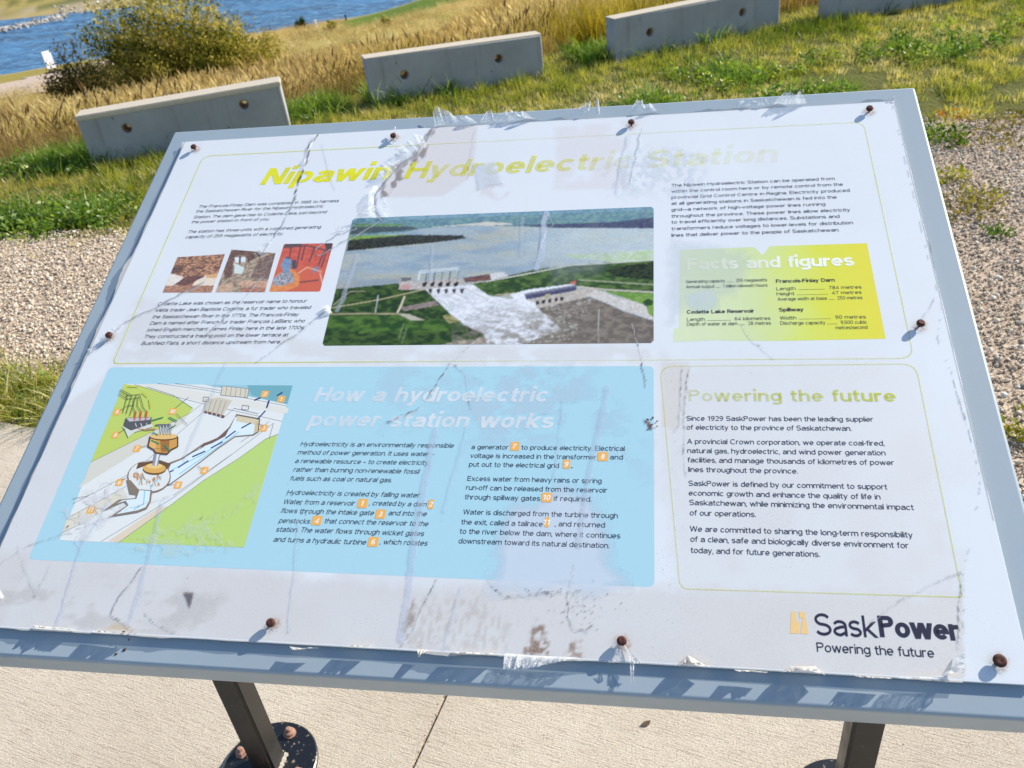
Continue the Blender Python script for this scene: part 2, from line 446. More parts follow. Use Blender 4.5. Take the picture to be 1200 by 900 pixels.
lawnv = [blades(18, .07, .068, .0055, .55, 100 + i, lawn_mat, 3, hv=.25) for i in range(5)] + [blades(14, .08, .045, .006, .9, 120 + i, lawn_mat, 3) for i in range(2)]
tag(gn_scatter('lawn_grass', np.stack([x, y, terrain_z(x, y) - .035], 1), rot, scl, tint, lawnv), 'patchy green and yellow lawn grass in front of the concrete barriers', 'grass')

# broad leaved weeds in the lawn
P = []
for cx, cy, sx, sy, k in ((-3.9, 4.0, .5, .22, 190), (-3.2, 4.05, .3, .18, 70), (-4.6, 4.1, .6, .22, 160), (.45, 6.2, .4, .3, 70), (1.0, 5.6, .3, .25, 50), (1.35, 4.2, .12, .35, 130), (-.1, 5.5, .3, .2, 40), (3.2, 7.2, .7, .3, 50), (-4.2, 5.0, .3, .15, 40), (1.9, 6.6, .5, .3, 70)):
    P.append(np.stack([RNG.normal(cx, sx * .6, k), RNG.normal(cy, sy * .6, k)], 1))
P = np.concatenate(P); k = (blockd(P[:, 0], P[:, 1]) < .2) & (P[:, 1] > gravel_far(P[:, 0]) - .1); P = P[k]; N = len(P)
rot, scl = scatter_attrs(N, .6, 1.2)
lushv = [leafy(46, .08, .12, .035, 200 + i, lush_mat) for i in range(4)] + [blades(14, .06, .13, .008, .9, 210 + i, lush_mat) for i in range(2)]
tag(gn_scatter('green_weeds', np.c_[P, terrain_z(P[:, 0], P[:, 1]) - .03], rot, scl, np.clip(RNG.normal(.5, .25, N), 0, 1), lushv), 'lush broad leaved green weeds growing through the lawn', 'weeds')

# lush grass along the foot of the barriers
N = 2600
s_ = RNG.uniform(-.4, 9, N); o_ = RNG.normal(-.12, .12, N)
x = BL0[0] + s_ * .872 + BN[0] * (.3 + o_); y = BL0[1] + s_ * .49 + BN[1] * (.3 + o_)
x += .0; keep = fbm(s_ * 1.3, s_ * 0, 5, 3) > .38; x, y = x[keep], y[keep]; N = len(x)
rot, scl = scatter_attrs(N, .6, 1.25)
tag(gn_scatter('barrier_foot_grass', np.c_[x, y, terrain_z(x, y) - .03], rot, scl, np.clip(RNG.normal(.55, .22, N), 0, 1), [blades(14, .06, .12, .008, .8, 300 + i, lush_mat) for i in range(4)]), 'taller lush green grass along the foot of the concrete barriers', 'grass')

# grass strip between slab and gravel
N = 3600
x = RNG.uniform(-5, 5, N); y = slab_edge(x) + .02 + np.abs(RNG.normal(0, .13, N)) + .02
keep = (RNG.random(N) < sstep(.3, .55, fbm(x * 2, y * 2, 12, 3))) | (x < -1.8); keep &= ~((x > .6) & (RNG.random(N) < .8)); x, y = x[keep], y[keep]; N = len(x)
rot, scl = scatter_attrs(N, .5, 1.05)
tag(gn_scatter('edge_grass', np.c_[x, y, np.full(N, -.02)], rot, scl, np.clip(RNG.normal(.4, .3, N), 0, 1), [blades(14, .05, .10, .006, 1.0, 330 + i, lawn_mat) for i in range(3)] + [leafy(24, .06, .07, .03, 340, lush_mat)]), 'narrow strip of grass and weeds between the slab and the gravel', 'grass')

# tall dry grass
pts = []; tn = []; sc = []
for (d0, d1, dens, s0, s1) in ((.25, 5, 62, .8, 1.1), (5, 16, 26, 1.0, 1.4), (16, 34, 9, 1.3, 1.9), (34, 112, 1.0, 1.8, 3.0)):
    A = (d1 - d0) * (26 + d1 * 1.4); N = int(A * dens)
    s_ = RNG.uniform(-8 - d1 * .45, 18 + d1 * .95, N); d = RNG.uniform(d0, d1, N)
    x = BL0[0] + s_ * .872 + BN[0] * (.3 + d); y = BL0[1] + s_ * .49 + BN[1] * (.3 + d)
    az = np.degrees(np.arctan2(x, y)); k = (az > -48) & (az < 10 + (d0 < 5) * 20) & (fbm(x / 1.6, y / 1.6, 41, 3) > .36) & (terrain_z(x, y) > -16.3)
    k &= ~((d > 80) & (az > -20)) & ~((az < -33.5) & (d > 60)) & ~((np.abs(d - 9.6 - .12 * (s_ - 3)) < .45) & (s_ > 1.5))
    x, y = x[k], y[k]; N = len(x)
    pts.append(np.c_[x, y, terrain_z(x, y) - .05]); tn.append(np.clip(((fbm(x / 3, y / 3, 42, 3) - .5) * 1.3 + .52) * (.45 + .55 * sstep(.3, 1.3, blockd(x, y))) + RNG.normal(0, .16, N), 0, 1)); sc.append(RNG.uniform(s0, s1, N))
pts = np.concatenate(pts); tn = np.concatenate(tn); sc = np.concatenate(sc); N = len(pts)
rot = np.stack([RNG.normal(0, .13, N), RNG.normal(0, .13, N), RNG.random(N) * 6.28], 1); sc = sc * RNG.uniform(.7, 1.12, N)
dpt = blockd(pts[:, 0], pts[:, 1]); zsc = np.where(dpt < 16, sc, sc * .62)
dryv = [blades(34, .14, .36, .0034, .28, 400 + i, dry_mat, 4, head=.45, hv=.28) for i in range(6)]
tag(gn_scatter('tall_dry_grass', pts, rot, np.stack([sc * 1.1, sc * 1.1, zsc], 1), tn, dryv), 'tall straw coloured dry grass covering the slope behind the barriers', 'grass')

# yellow green thicket in the dry grass
P = []
for cx, cy, s, k in ((-5.6, 7.6, .5, 160), (.1, 8.6, .6, 130), (-.9, 8.3, .4, 60), (-2.3, 7.3, .3, 60)):
    P.append(np.stack([RNG.normal(cx, s, k), RNG.normal(cy, s * .5, k)], 1))
P = np.concatenate(P); P = P[blockd(P[:, 0], P[:, 1]) > .25]; N = len(P); rot, scl = scatter_attrs(N, .9, 1.5)
yel_mat = leaf_mat('yellowing_leaf', [(0, srgb(110, 110, 26)), (.5, srgb(176, 156, 40)), (1, srgb(212, 188, 70))], .4)
tag(gn_scatter('yellow_weeds', np.c_[P, terrain_z(P[:, 0], P[:, 1]) - .03], rot, scl, RNG.random(N), [blades(26, .12, .34, .007, .4, 420 + i, yel_mat, 3) for i in range(3)]), 'yellowing leafy weeds standing in the dry grass', 'weeds')

# pebbles
def pebble(seed, mat):
    bm = bmesh.new(); bmesh.ops.create_icosphere(bm, subdivisions=1, radius=1)
    rg = random.Random(seed); a, b, c_ = rg.uniform(.8, 1.2), rg.uniform(.6, 1), rg.uniform(.45, .75)
    for v in bm.verts:
        k = rg.uniform(.72, 1.1); v.co = Vector((v.co.x * a * k, v.co.y * b * k, v.co.z * c_ * k))
    me = bmmesh('pebble', bm); me.materials.append(mat); return me
n = NT('pebble_stone')
a = n.new('ShaderNodeAttribute'); a.attribute_name = 'tint'; a.attribute_type = 'INSTANCER'
c = n.ramp(a.outputs['Fac'], [(0, srgb(118, 110, 102)), (.15, srgb(166, 148, 128)), (.45, srgb(204, 188, 164)), (.7, srgb(222, 208, 186)), (.88, srgb(196, 174, 150)), (1, srgb(240, 234, 222))])
n.base(c, .8, spec=.3); peb = n.m
N = 270000
x = RNG.uniform(-4.8, 3.4, N); y = RNG.uniform(1.3, 5.3, N)
k = in_view(x, y) & (y > slab_edge(x) + .02) & (y < gravel_far(x) + .35) & (RNG.random(N) < np.clip(1.2 - (y - gravel_far(x)) * 2, 0, 1)); x, y = x[k], y[k]; N = len(x)
k = RNG.random(N) < np.clip((4.6 / np.hypot(x, y)) , 0, 1); x, y = x[k], y[k]; N = len(x)
rot = RNG.normal(0, .5, (N, 3)); rot[:, 2] = RNG.random(N) * 6.28
s = np.clip(RNG.lognormal(math.log(.0048), .38, N), .0026, .012); scl = np.stack([s, s, s], 1)
tag(gn_scatter('gravel_stones', np.c_[x, y, -.010 + s * .2], rot, scl, RNG.random(N), [pebble(i, peb) for i in range(6)]), 'loose beige and grey gravel stones between slab and lawn', 'gravel')

# grit on the slab, a dead leaf
N = 420; y = RNG.uniform(.1, 1.9, N); x = RNG.uniform(-2.4, 1.6, N); k = RNG.random(N) < .45; x = np.where(k, JX(y) + RNG.normal(0, .004, N), x); k = y < slab_edge(x) - .01; x, y = x[k], y[k]; N = len(x)
rot = RNG.normal(0, .5, (N, 3)); sg = RNG.uniform(.0008, .0024, N)
tag(gn_scatter('slab_grit', np.c_[x, y, np.where(np.abs(x - JX(y)) < .004, -.001, .0004) + sg * .2], rot, np.stack([sg] * 3, 1), RNG.random(N) * .5, [pebble(20 + i, peb) for i in range(3)]), 'fine grit lying on the concrete slab and in its joint', 'grit')
# scattered weeds on the gravel (each its own plant)
def plant(name, x, y, m_leaf, h, rad, nl, ls, tintv, label, cat, seed, group=None, nb=10):
    z = float(terrain_z(x, y)); r = empty(name, (x, y, -.015 if y < 4.4 else z - .02)); tag(r, label, cat, group)
    obj('leaves', leafy(nl, rad, h, ls, seed, m_leaf), None, r)
    obj('stems', blades(nb, rad * .5, h * 1.1, .004, 1.2, seed + 1, m_leaf, 3), None, r)
    return r
def solid_leaf(name, c1, c2):
    n = NT(name); v = n.noise(23, 3, vec=n.coord('Object')); c = n.mix(n.rng(v, .35, .65), c1, c2)
    d = n.new('ShaderNodeBsdfDiffuse'); n.set(d.inputs[0], c); t = n.new('ShaderNodeBsdfTranslucent'); n.set(t.inputs[0], c)
    m1 = n.new('ShaderNodeMixShader'); m1.inputs[0].default_value = .4; n.t.links.new(d.outputs[0], m1.inputs[1]); n.t.links.new(t.outputs[0], m1.inputs[2]); n.t.links.new(m1.outputs[0], n.out.inputs[0]); n.n.remove(n.p)
    return n.m
L_or = solid_leaf('orange_leaf', srgb(190, 96, 20), srgb(214, 160, 50)); L_gr = solid_leaf('green_leaf', srgb(44, 84, 28), srgb(110, 140, 42)); L_ol = solid_leaf('olive_leaf', srgb(104, 100, 40), srgb(160, 144, 70)); L_yg = solid_leaf('yellow_green_leaf', srgb(110, 128, 34), srgb(190, 176, 60))
for px, py, m_, h, rad, nl, ls, lab, cat in (
    (1114, 136, L_or, .08, .10, 46, .028, 'orange leaved weed at the lawn edge beside the sign corner', 'plant'),
    (1105, 163, L_gr, .13, .13, 190, .035, 'bright green tufted weed beside the upper right frame edge', 'plant'),
    (1112, 208, L_yg, .08, .09, 90, .03, 'small yellow green weed on the gravel against the sign edge', 'plant'),
    (1128, 246, L_ol, .09, .17, 170, .03, 'sprawling olive weed on the gravel right of the sign', 'plant'),
    (1150, 228, L_yg, .06, .10, 60, .03, 'thin pale weed with yellow leaves on the gravel', 'plant'),
    (1168, 272, L_gr, .05, .06, 60, .025, 'low dark green weed alone on the gravel', 'plant'),
    (1192, 508, L_yg, .12, .045, 60, .03, 'upright green weed at the right edge of the picture', 'plant'),
    (1150, 165, L_ol, .07, .2, 150, .03, 'flat brown and olive weed between gravel and lawn', 'plant'),
    (1185, 145, L_ol, .08, .2, 150, .035, 'dry olive weed at the far edge of the right gravel', 'plant')):
    gx_, gy_ = ground(px, py); plant('gravel_weed', gx_, gy_, m_, h, rad, nl, ls, 0, lab, cat, int(px), 'weeds growing on the gravel')

lx, ly = ground(757, 849)
n = NT('dead_leaf'); n.base(n.mix(n.noise(60, 3), srgb(74, 58, 44), srgb(104, 86, 64)), .8); dl_m = n.m
lv = [(-.011, 0, .003), (-.005, .005, .001), (.003, .0065, .0015), (.012, .002, .005), (.004, -.005, .001), (-.005, -.005, .0012), (0, 0, .004)]
tag(obj('dead_leaf', pmesh('dead_leaf', lv, [(0, 1, 6), (1, 2, 6), (2, 3, 6), (3, 4, 6), (4, 5, 6), (5, 0, 6)], True), dl_m, None, (lx, ly, .001), (0, 0, .4)), 'small dark dead leaf lying on the concrete slab below the sign', 'leaf')
# ------------------------------------------------------------------ concrete barriers
n = NT('barrier_concrete')
P = n.coord('Object')
b1 = n.noise(3, 5, .65, vec=P); b2 = n.noise(60, 3, .7, vec=P); stv = n.noise(4, 4, .6, vec=n.mapping(P, (3.5, 3.5, .35)))
c = n.mix(n.rng(b1, .3, .7), srgb(164, 165, 166), srgb(146, 147, 149))
c = n.mix(n.rng(stv, .55, .75, 0, .4), c, srgb(116, 110, 104)); c = n.mix(n.rng(b2, .6, .75, 0, .35), c, srgb(110, 100, 90))
vo = n.new('ShaderNodeTexVoronoi'); vo.inputs['Scale'].default_value = 11; n.set(vo.inputs['Vector'], P)
c = n.mix(n.math('LESS_THAN', vo.outputs['Distance'], .07), c, srgb(90, 80, 72))
n.base(c, .9, spec=.2); n.bump(n.math('ADD', b2, n.math('MULTIPLY', vo.outputs['Distance'], .15)), .35, .006)
barrier_mat = n.m
n = NT('sunlit_cap'); n.base(n.mix(n.noise(40, 4, .7, vec=n.coord('Object')), srgb(206, 196, 178), srgb(168, 158, 142)), .9, spec=.2); cap_mat = n.m  # paler concrete for the barrier tops: sunlight on them is put into the colour
n = NT('rusty_pipe'); n.base(n.mix(n.noise(30, 4), srgb(96, 62, 40), srgb(170, 130, 80)), .8); rustm = n.m
def barrier(base_l, base_r, top_l, top_r, holes, label, th=.15, rim=True):
    bl = np.array(ground(*base_l)); br_ = np.array(ground(*base_r)); L = np.linalg.norm(br_ - bl); ang = math.atan2(br_[1] - bl[1], br_[0] - bl[0])
    def ztop(px, b):
        r = ray(*px); k = np.hypot(*b) / np.hypot(r[0], r[1]); return CAM_H + r[2] * k
    zl, zr = ztop(top_l, bl), ztop(top_r, br_)
    root = empty('concrete_barrier', (bl[0], bl[1], 0), ang); tag(root, label, 'barrier', 'concrete barriers along the lawn')
    cu = bpy.data.curves.new('outline', 'CURVE'); cu.dimensions = '2D'; cu.fill_mode = 'BOTH'; cu.extrude = th / 2 - .012; cu.bevel_depth = .012; cu.bevel_resolution = 1; cu.offset = -.012
    sp = cu.splines.new('POLY'); pts = [(0, -.2), (L, -.2), (L, zr), (0, zl)]; sp.points.add(3)
    for p, q in zip(sp.points, pts): p.co = (*q, 0, 1)
    sp.use_cyclic_u = True
    HR = .030
    for hx, hz in holes:
        s2 = cu.splines.new('POLY'); s2.points.add(15); s2.use_cyclic_u = True
        for i, p in enumerate(s2.points): p.co = (hx * L + HR * math.cos(-i * math.pi / 8), hz * ((1 - hx) * zl + hx * zr) + HR * math.sin(-i * math.pi / 8), 0, 1)
    tmp = bpy.data.objects.new('tmp', cu); COL.objects.link(tmp)
    me = bpy.data.meshes.new_from_object(tmp.evaluated_get(bpy.context.evaluated_depsgraph_get())); COL.objects.unlink(tmp); bpy.data.objects.remove(tmp)
    me.transform(Matrix.Rotation(math.pi / 2, 4, 'X')); me.transform(Matrix.Translation((0, th / 2, 0)))
    me.materials.clear()
    obj('barrier_body', me, barrier_mat, root)
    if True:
        ch, fo_ = (.03, -.008) if rim else (.006, .004)  # without a rim, only a thin strip carrying the sunlit tone along the top
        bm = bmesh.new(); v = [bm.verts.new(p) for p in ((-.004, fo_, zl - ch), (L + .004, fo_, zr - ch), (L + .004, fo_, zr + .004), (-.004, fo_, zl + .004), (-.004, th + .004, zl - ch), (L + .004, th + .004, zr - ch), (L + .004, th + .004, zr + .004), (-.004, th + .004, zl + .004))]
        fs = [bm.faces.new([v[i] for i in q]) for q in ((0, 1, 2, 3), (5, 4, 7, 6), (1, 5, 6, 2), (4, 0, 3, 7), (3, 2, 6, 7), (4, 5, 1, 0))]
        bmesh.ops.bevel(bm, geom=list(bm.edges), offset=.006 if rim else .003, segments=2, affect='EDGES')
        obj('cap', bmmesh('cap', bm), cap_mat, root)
    for hx, hz in holes:
        bm = bmesh.new(); s = 16; zc = hz * ((1 - hx) * zl + hx * zr)
        rings = []
        for rad, yy in ((HR + .002, .03), (HR - .006, .03), (HR - .006, th - .01), (HR + .002, th - .01)):
            rings.append([bm.verts.new((hx * L + rad * math.cos(i * 2 * math.pi / s), yy, zc + rad * math.sin(i * 2 * math.pi / s))) for i in range(s)])
        for a_, b_ in zip(rings, rings[1:] + rings[:1]):
            for i in range(s): bm.faces.new((a_[i], a_[(i + 1) % s], b_[(i + 1) % s], b_[i]))
        obj('pipe_sleeve', bmmesh('pipe_sleeve', bm, True), rustm, root)
    return root
barrier((108, 190), (341, 152), (94, 136), (328, 96), ((.215, .58), (.80, .66)), 'leftmost concrete barrier with a cap coloured pale as sunlit, behind the upper left corner of the sign', rim=True, th=.17)
barrier((437, 122), (638, 86), (430, 69), (634, 40.5), ((.20, .52), (.74, .55)), 'second concrete barrier from the left, free in the gap above the title of the sign', rim=False)
barrier((722, 70), (913, 29), (718, 23), (910, -16), ((.20, .50), (.76, .52)), 'third concrete barrier from the left, its top right corner cut by the picture edge', rim=False)
barrier((969, 22), (1140, -6), (966, -26), (1136, -46), ((.23, .5), (.80, .5)), 'rightmost concrete barrier, only its lower half in the picture', rim=False)

# ------------------------------------------------------------------ shrubs, far things
def bark(): 
    n = NT('shrub_bark'); n.base(n.mix(n.noise(20, 4), srgb(82, 70, 54), srgb(120, 108, 88)), .9); return n.m
barkm = bark()
def shrub(name, x, y, w, dpt, h, nleaf, ls, cols, label, seed, stems=40, cat='shrub'):
    z = float(terrain_z(x, y)); root = empty(name, (x, y, z - .05)); tag(root, label, cat)
    rg = np.random.default_rng(seed)
    # leader branches; leaves cluster along them so gaps stay between
    v = []; f = []; L = []; T = []
    for i in range(stems):
        a = rg.uniform(0, 6.28); rad = math.sqrt(rg.random()); tx, ty = math.cos(a) * rad * w / 2, math.sin(a) * rad * dpt / 2
        th_ = h * (1 - .55 * rad ** 2) * rg.uniform(.55, 1.16); bx, by = tx * .35, ty * .35
        pts_ = [np.array([bx + (tx - bx) * t ** 1.3, by + (ty - by) * t ** 1.3, th_ * t]) + rg.normal(0, .02 * h, 3) * t for t in np.linspace(0, 1, 6)]
        for k, p in enumerate(pts_):
            rr_ = .012 * h * (1 - k / 5.5); b = len(v)
            for m_ in range(3): v.append((p[0] + rr_ * math.cos(m_ * 2.1), p[1] + rr_ * math.sin(m_ * 2.1), p[2]))
            if k:
                for m_ in range(3): f.append((b - 3 + m_, b - 3 + (m_ + 1) % 3, b + (m_ + 1) % 3, b + m_))
        for q in range(nleaf // stems):
            t = rg.random() ** .6; k = min(int(t * 5), 4); p = pts_[k] + (pts_[k + 1] - pts_[k]) * (t * 5 - k)
            sp = h * (.03 + .085 * rg.random()) * (1.15 if t < .8 else .8)
            L.append(p + rg.normal(0, sp, 3) * np.array([1, 1, .9])); T.append(t)
    L = np.array(L); L[:, 2] = np.abs(L[:, 2]); N = len(L)
    d = rg.normal(0, 1, (N, 3)) + np.array([0, 0, .7]); d /= np.linalg.norm(d, axis=1)[:, None]
    s = np.cross(d, rg.normal(0, 1, (N, 3))); s /= np.linalg.norm(s, axis=1)[:, None]
    ln = ls * rg.uniform(.6, 1.4, N)[:, None]
    V = np.stack([L, L + d * ln * .5 + s * ln * .24, L + d * ln, L + d * ln * .5 - s * ln * .24], 1).reshape(-1, 3)
    Q = np.arange(N * 4).reshape(-1, 4)
    cn = np.clip(fbm(L[:, 0] / w * 9 + L[:, 2] * 2 + 20, L[:, 1] / w * 9 + L[:, 2] * 3 + 20, seed, 3) * 1.8 - .4 + rg.normal(0, .18, N), 0, .999)
    cols = np.array(cols); ci = cn * (len(cols) - 1); k0 = ci.astype(int); fr = (ci - k0)[:, None]; cc = cols[k0] * (1 - fr) + cols[k0 + 1] * fr
    n = NT(name + '_foliage'); a = n.new('ShaderNodeAttribute'); a.attribute_name = 'col'
    df = n.new('ShaderNodeBsdfDiffuse'); n.set(df.inputs[0], a.outputs['Color']); tr = n.new('ShaderNodeBsdfTranslucent'); n.set(tr.inputs[0], a.outputs['Color'])
    mx = n.new('ShaderNodeMixShader'); mx.inputs[0].default_value = .35; n.t.links.new(df.outputs[0], mx.inputs[1]); n.t.links.new(tr.outputs[0], mx.inputs[2]); n.t.links.new(mx.outputs[0], n.out.inputs[0]); n.n.remove(n.p)
    obj('crown', fastmesh('crown', V, Q, False, np.repeat(cc, 4, 0)), n.m, root)
    obj('trunk', pmesh('trunk', v, f), barkm, root)
    return root
def polar(px, py, r):
    q = ray(px, py); k = r / math.hypot(q[0], q[1]); return q[0] * k, q[1] * k
willow = [srgb(60, 72, 28), srgb(110, 114, 44), srgb(150, 144, 56), srgb(184, 170, 78), srgb(206, 188, 106)]
dark = [srgb(30, 38, 22), srgb(52, 58, 34), srgb(84, 80, 44), srgb(120, 100, 52)]
x, y = polar(205, 96, 30); shrub('willow_shrub', x, y, 6.2, 3.6, 3.25, 30000, .10, willow, 'big olive and yellow willow shrub in front of the river', 51, 110)
x, y = polar(285, 84, 31); shrub('willow_shrub', x, y, 3.2, 2.4, 1.9, 9000, .09, willow[1:], 'lower yellow green shrub at the right flank of the big willow shrub', 52, 45)
x, y = polar(96, 110, 27); shrub('dark_shrub', x, y, 1.8, 1.6, 1.75, 6500, .08, dark, 'dark small leaved shrub at the left foot of the willow shrub', 53, 36)
x, y = polar(76, 126, 24); shrub('dark_shrub', x, y, 1.0, .9, .55, 1500, .06, dark, 'low dark shrub in the dry grass, lowest of the shrubs', 54, 18)
x, y = polar(353, 30, 112); shrub('small_tree', x, y, 1.4, 1.2, 1.5, 900, .22, [srgb(30, 56, 22), srgb(60, 84, 32), srgb(90, 110, 44)], 'small green conifer-like tree near the river shore', 55, 14, 'tree')
x, y = polar(388, 37, 90); shrub('field_shrub', x, y, 1.6, 1.2, .9, 500, .2, willow[1:], 'low brown shrub in the field near the white post', 56, 12)
x, y = polar(454, 30, 75); shrub('field_shrub', x, y, .8, .8, 1.1, 420, .16, willow[:4], 'upright olive shrub alone in the dry field', 57, 10)

n = NT('white_paint'); n.base(n.mix(n.noise(3, 3), (.8, .8, .8), (.7, .7, .68)), .5); whitem = n.m
n = NT('dark_metal'); n.base(srgb(50, 46, 44), .6); darkm = n.m
def far_board(px, py, r, w, h, label, name='notice_board'):
    x, y = polar(px, py, r); z = float(terrain_z(x, y)); root = empty(name, (x, y, z), math.radians(66)); tag(root, label, 'sign')
    bm = bmesh.new(); box_bm(bm, -w / 2, w / 2, -.04, .04, .45, .45 + h, .02, 1); obj('panel', bmmesh('panel', bm), whitem, root)
    for s in (-1, 1):
        bm = bmesh.new(); box_bm(bm, s * w * .35 - .05, s * w * .35 + .05, .045, .13, -.2, .45 + h * .9, .01, 1); obj('post', bmmesh('post', bm), darkm, root)
    bm = bmesh.new(); box_bm(bm, -w * .8, w * .9, -.4, .5, -.1, .16, .03, 1); obj('base', bmmesh('base', bm), darkm, root)
far_board(61, 81, 104, .95, 1.75, 'tall white board on a dark base at the river shore')
def far_post(px, py, r, h, rad, m_, label, name, cat):
    x, y = polar(px, py, r); z = float(terrain_z(x, y)); root = empty(name, (x, y, z)); tag(root, label, cat)
    bm = bmesh.new(); lathe_bm(bm, ((rad, -.2), (rad, h * .85)), 8); obj('post', bmmesh('post', bm), m_, root)
    bm = bmesh.new(); lathe_bm(bm, ((rad * 1.25, h * .85), (rad * 1.25, h * .97), (0, h)), 8); obj('post_cap', bmmesh('post_cap', bm), m_, root)
far_post(370, 29, 106, .95, .14, whitem, 'short white marker post near the river shore', 'marker_post', 'post')
far_post(405, 20, 116, .7, .11, darkm, 'short dark marker post near the river shore', 'marker_post', 'post')

# gravel road by the river, track through the grass
n = NT('pale_track'); n.base(n.mix(n.noise(1.2, 5, vec=n.pos()), srgb(172, 152, 136), srgb(196, 178, 160)), .95, spec=.1); trackm = n.m
def ribbon(name, pts, w, dz=.06):
    P = []; n_ = 60
    t = np.linspace(0, len(pts) - 1, n_); px = np.interp(t, range(len(pts)), [p[0] for p in pts]); py = np.interp(t, range(len(pts)), [p[1] for p in pts])
    tx = np.gradient(px); ty = np.gradient(py); l = np.hypot(tx, ty); nx_, ny_ = -ty / l, tx / l; v = []
    K = 5
    for i in range(n_):
        for k in range(K):
            o_ = (k / (K - 1) - .5) * w * (1 + .2 * math.sin(i * .7)); xx, yy = px[i] + nx_[i] * o_, py[i] + ny_[i] * o_; v.append((xx, yy, float(terrain_z(xx, yy)) + dz))
    q = [(i * K + k, i * K + k + 1, (i + 1) * K + k + 1, (i + 1) * K + k) for i in range(n_ - 1) for k in range(K - 1)]
    tag(obj(name, pmesh(name, v, q, True), trackm), kind='structure')
ribbon('gravel_road', [polar(-60, 126, 64), polar(20, 103, 82), polar(62, 92, 96), polar(120, 84, 104), polar(220, 67, 110)], 11)

# river stones
def stones(name, P, s0, s1, label):
    N = len(P); rot = RNG.normal(0, .5, (N, 3)); rot[:, 2] = RNG.random(N) * 6.28; s = RNG.uniform(s0, s1, N)
    tag(gn_scatter(name, P, rot, np.stack([s, s, s * .8], 1), RNG.uniform(.35, 1, N), [pebble(40 + i, rockm) for i in range(4)]), label, 'rocks')
n = NT('river_rock'); a = n.new('ShaderNodeAttribute'); a.attribute_name = 'tint'; a.attribute_type = 'INSTANCER'
n.base(n.ramp(a.outputs['Fac'], [(0, srgb(110, 100, 92)), (1, srgb(206, 200, 190))]), .85); rockm = n.m
P = []
for i in range(420):
    t = random.random() ** .8; px = -30 + t * 108; py = 42 - t * 23 + random.gauss(0, 1.5); g = ground(px, py, -16.45); P.append((g[0], g[1], -16.45 + random.uniform(-.1, .25)))
stones('river_stone_bar', np.array(P), .12, .42, 'low bar of pale stones standing out of the river')
P = []
for i in range(2600):
    px = random.uniform(60, 330); py = random.gauss(24 - (px - 60) * .11, 6.5); g = ground(px, py, -16.0); z = float(terrain_z(g[0], g[1]))
    if z > -16.6: P.append((g[0], g[1], z))
stones('far_bank_stones', np.array(P), .12, .5, 'grey and white riprap stones on the far river bank')
# far bank bushes, small clumps
N = 3200
x = RNG.uniform(-230, 0, N); y = RNG.uniform(110, 330, N); k = (blockd(x, y) > 150) & (terrain_z(x, y) > -15.2) & (fbm(x / 20, y / 20, 91, 3) > .45); x, y = x[k], y[k]; N = len(x)
rot, scl = scatter_attrs(N, 5, 11); scl[:, 2] *= .5
tag(gn_scatter('far_bank_scrub', np.c_[x, y, terrain_z(x, y) - .3], rot, scl, RNG.random(N) * .6, [leafy(60, .2, .22, .07, 600 + i, yel_mat) for i in range(3)]), 'low olive scrub covering the far river bank', 'scrub')
#@@SIGN@@
# ================================================================== THE SIGN
SW, SH = 1.2, 0.8795
sign = empty('interpretive_sign', (-.2403, .95, 0))
tag(sign, 'weathered information sign about a hydroelectric station, pale blue frame on two black posts', 'sign')
SL = sign.location.copy()
PLOC = TL - SL; PROT = (TILT, 0, 0)

n = NT('frame_paint')
P = n.coord('Object'); d1 = n.noise(3.5, 5, .65, vec=P); d2 = n.noise(300, 2, .6, vec=P)
c = n.mix(n.rng(d1, .3, .7), srgb(158, 172, 181), srgb(147, 161, 171))
sp = n.noise(45, 4, .7, vec=P); c = n.mix(n.rng(sp, .70, .76, 0, .5), c, srgb(110, 108, 100))
n.base(c, n.rng(d1, .3, .7, .36, .5), spec=.4); n.bump(d2, .06, .001); frame_m = n.m
def mk_frame():
    bm = bmesh.new(); x0, x1, y0, y1, z0, z1 = -.0375, 1.2375, -.912, .0375, -.061, -.0056
    box_bm(bm, x0, x1, y0, y1, z0, z1, .0045, 4)
    return bmmesh('frame', bm, False)
fr = obj('frame', mk_frame(), frame_m, sign, PLOC, PROT)
for p in fr.data.polygons: p.use_smooth = p.area < .02
# folded lip seam along the bottom, spacer between frame and plate
n = NT('dark_gasket'); n.base(srgb(44, 44, 46), .8); gask = n.m
bm = bmesh.new(); box_bm(bm, .016, 1.184, -.8655, -.014, -.0055, -.0029); obj('backing_board', bmmesh('backing_board', bm), gask, sign, PLOC, PROT)

# ---- printed plate
n = NT('white_print_plate')
P = n.coord('Object'); w = n.noise(2.5, 4, .6, vec=P)
n.base(n.mix(w, (.75, .782, .805), (.715, .748, .775)), .32, spec=.5); plate_m = n.m
bm = bmesh.new(); box_bm(bm, 0, SW, -SH, 0, -.0028, 0, .0004, 1); bm.normal_update()
plate = obj('printed_plate', bmmesh('printed_plate', bm), plate_m, sign, PLOC, PROT)

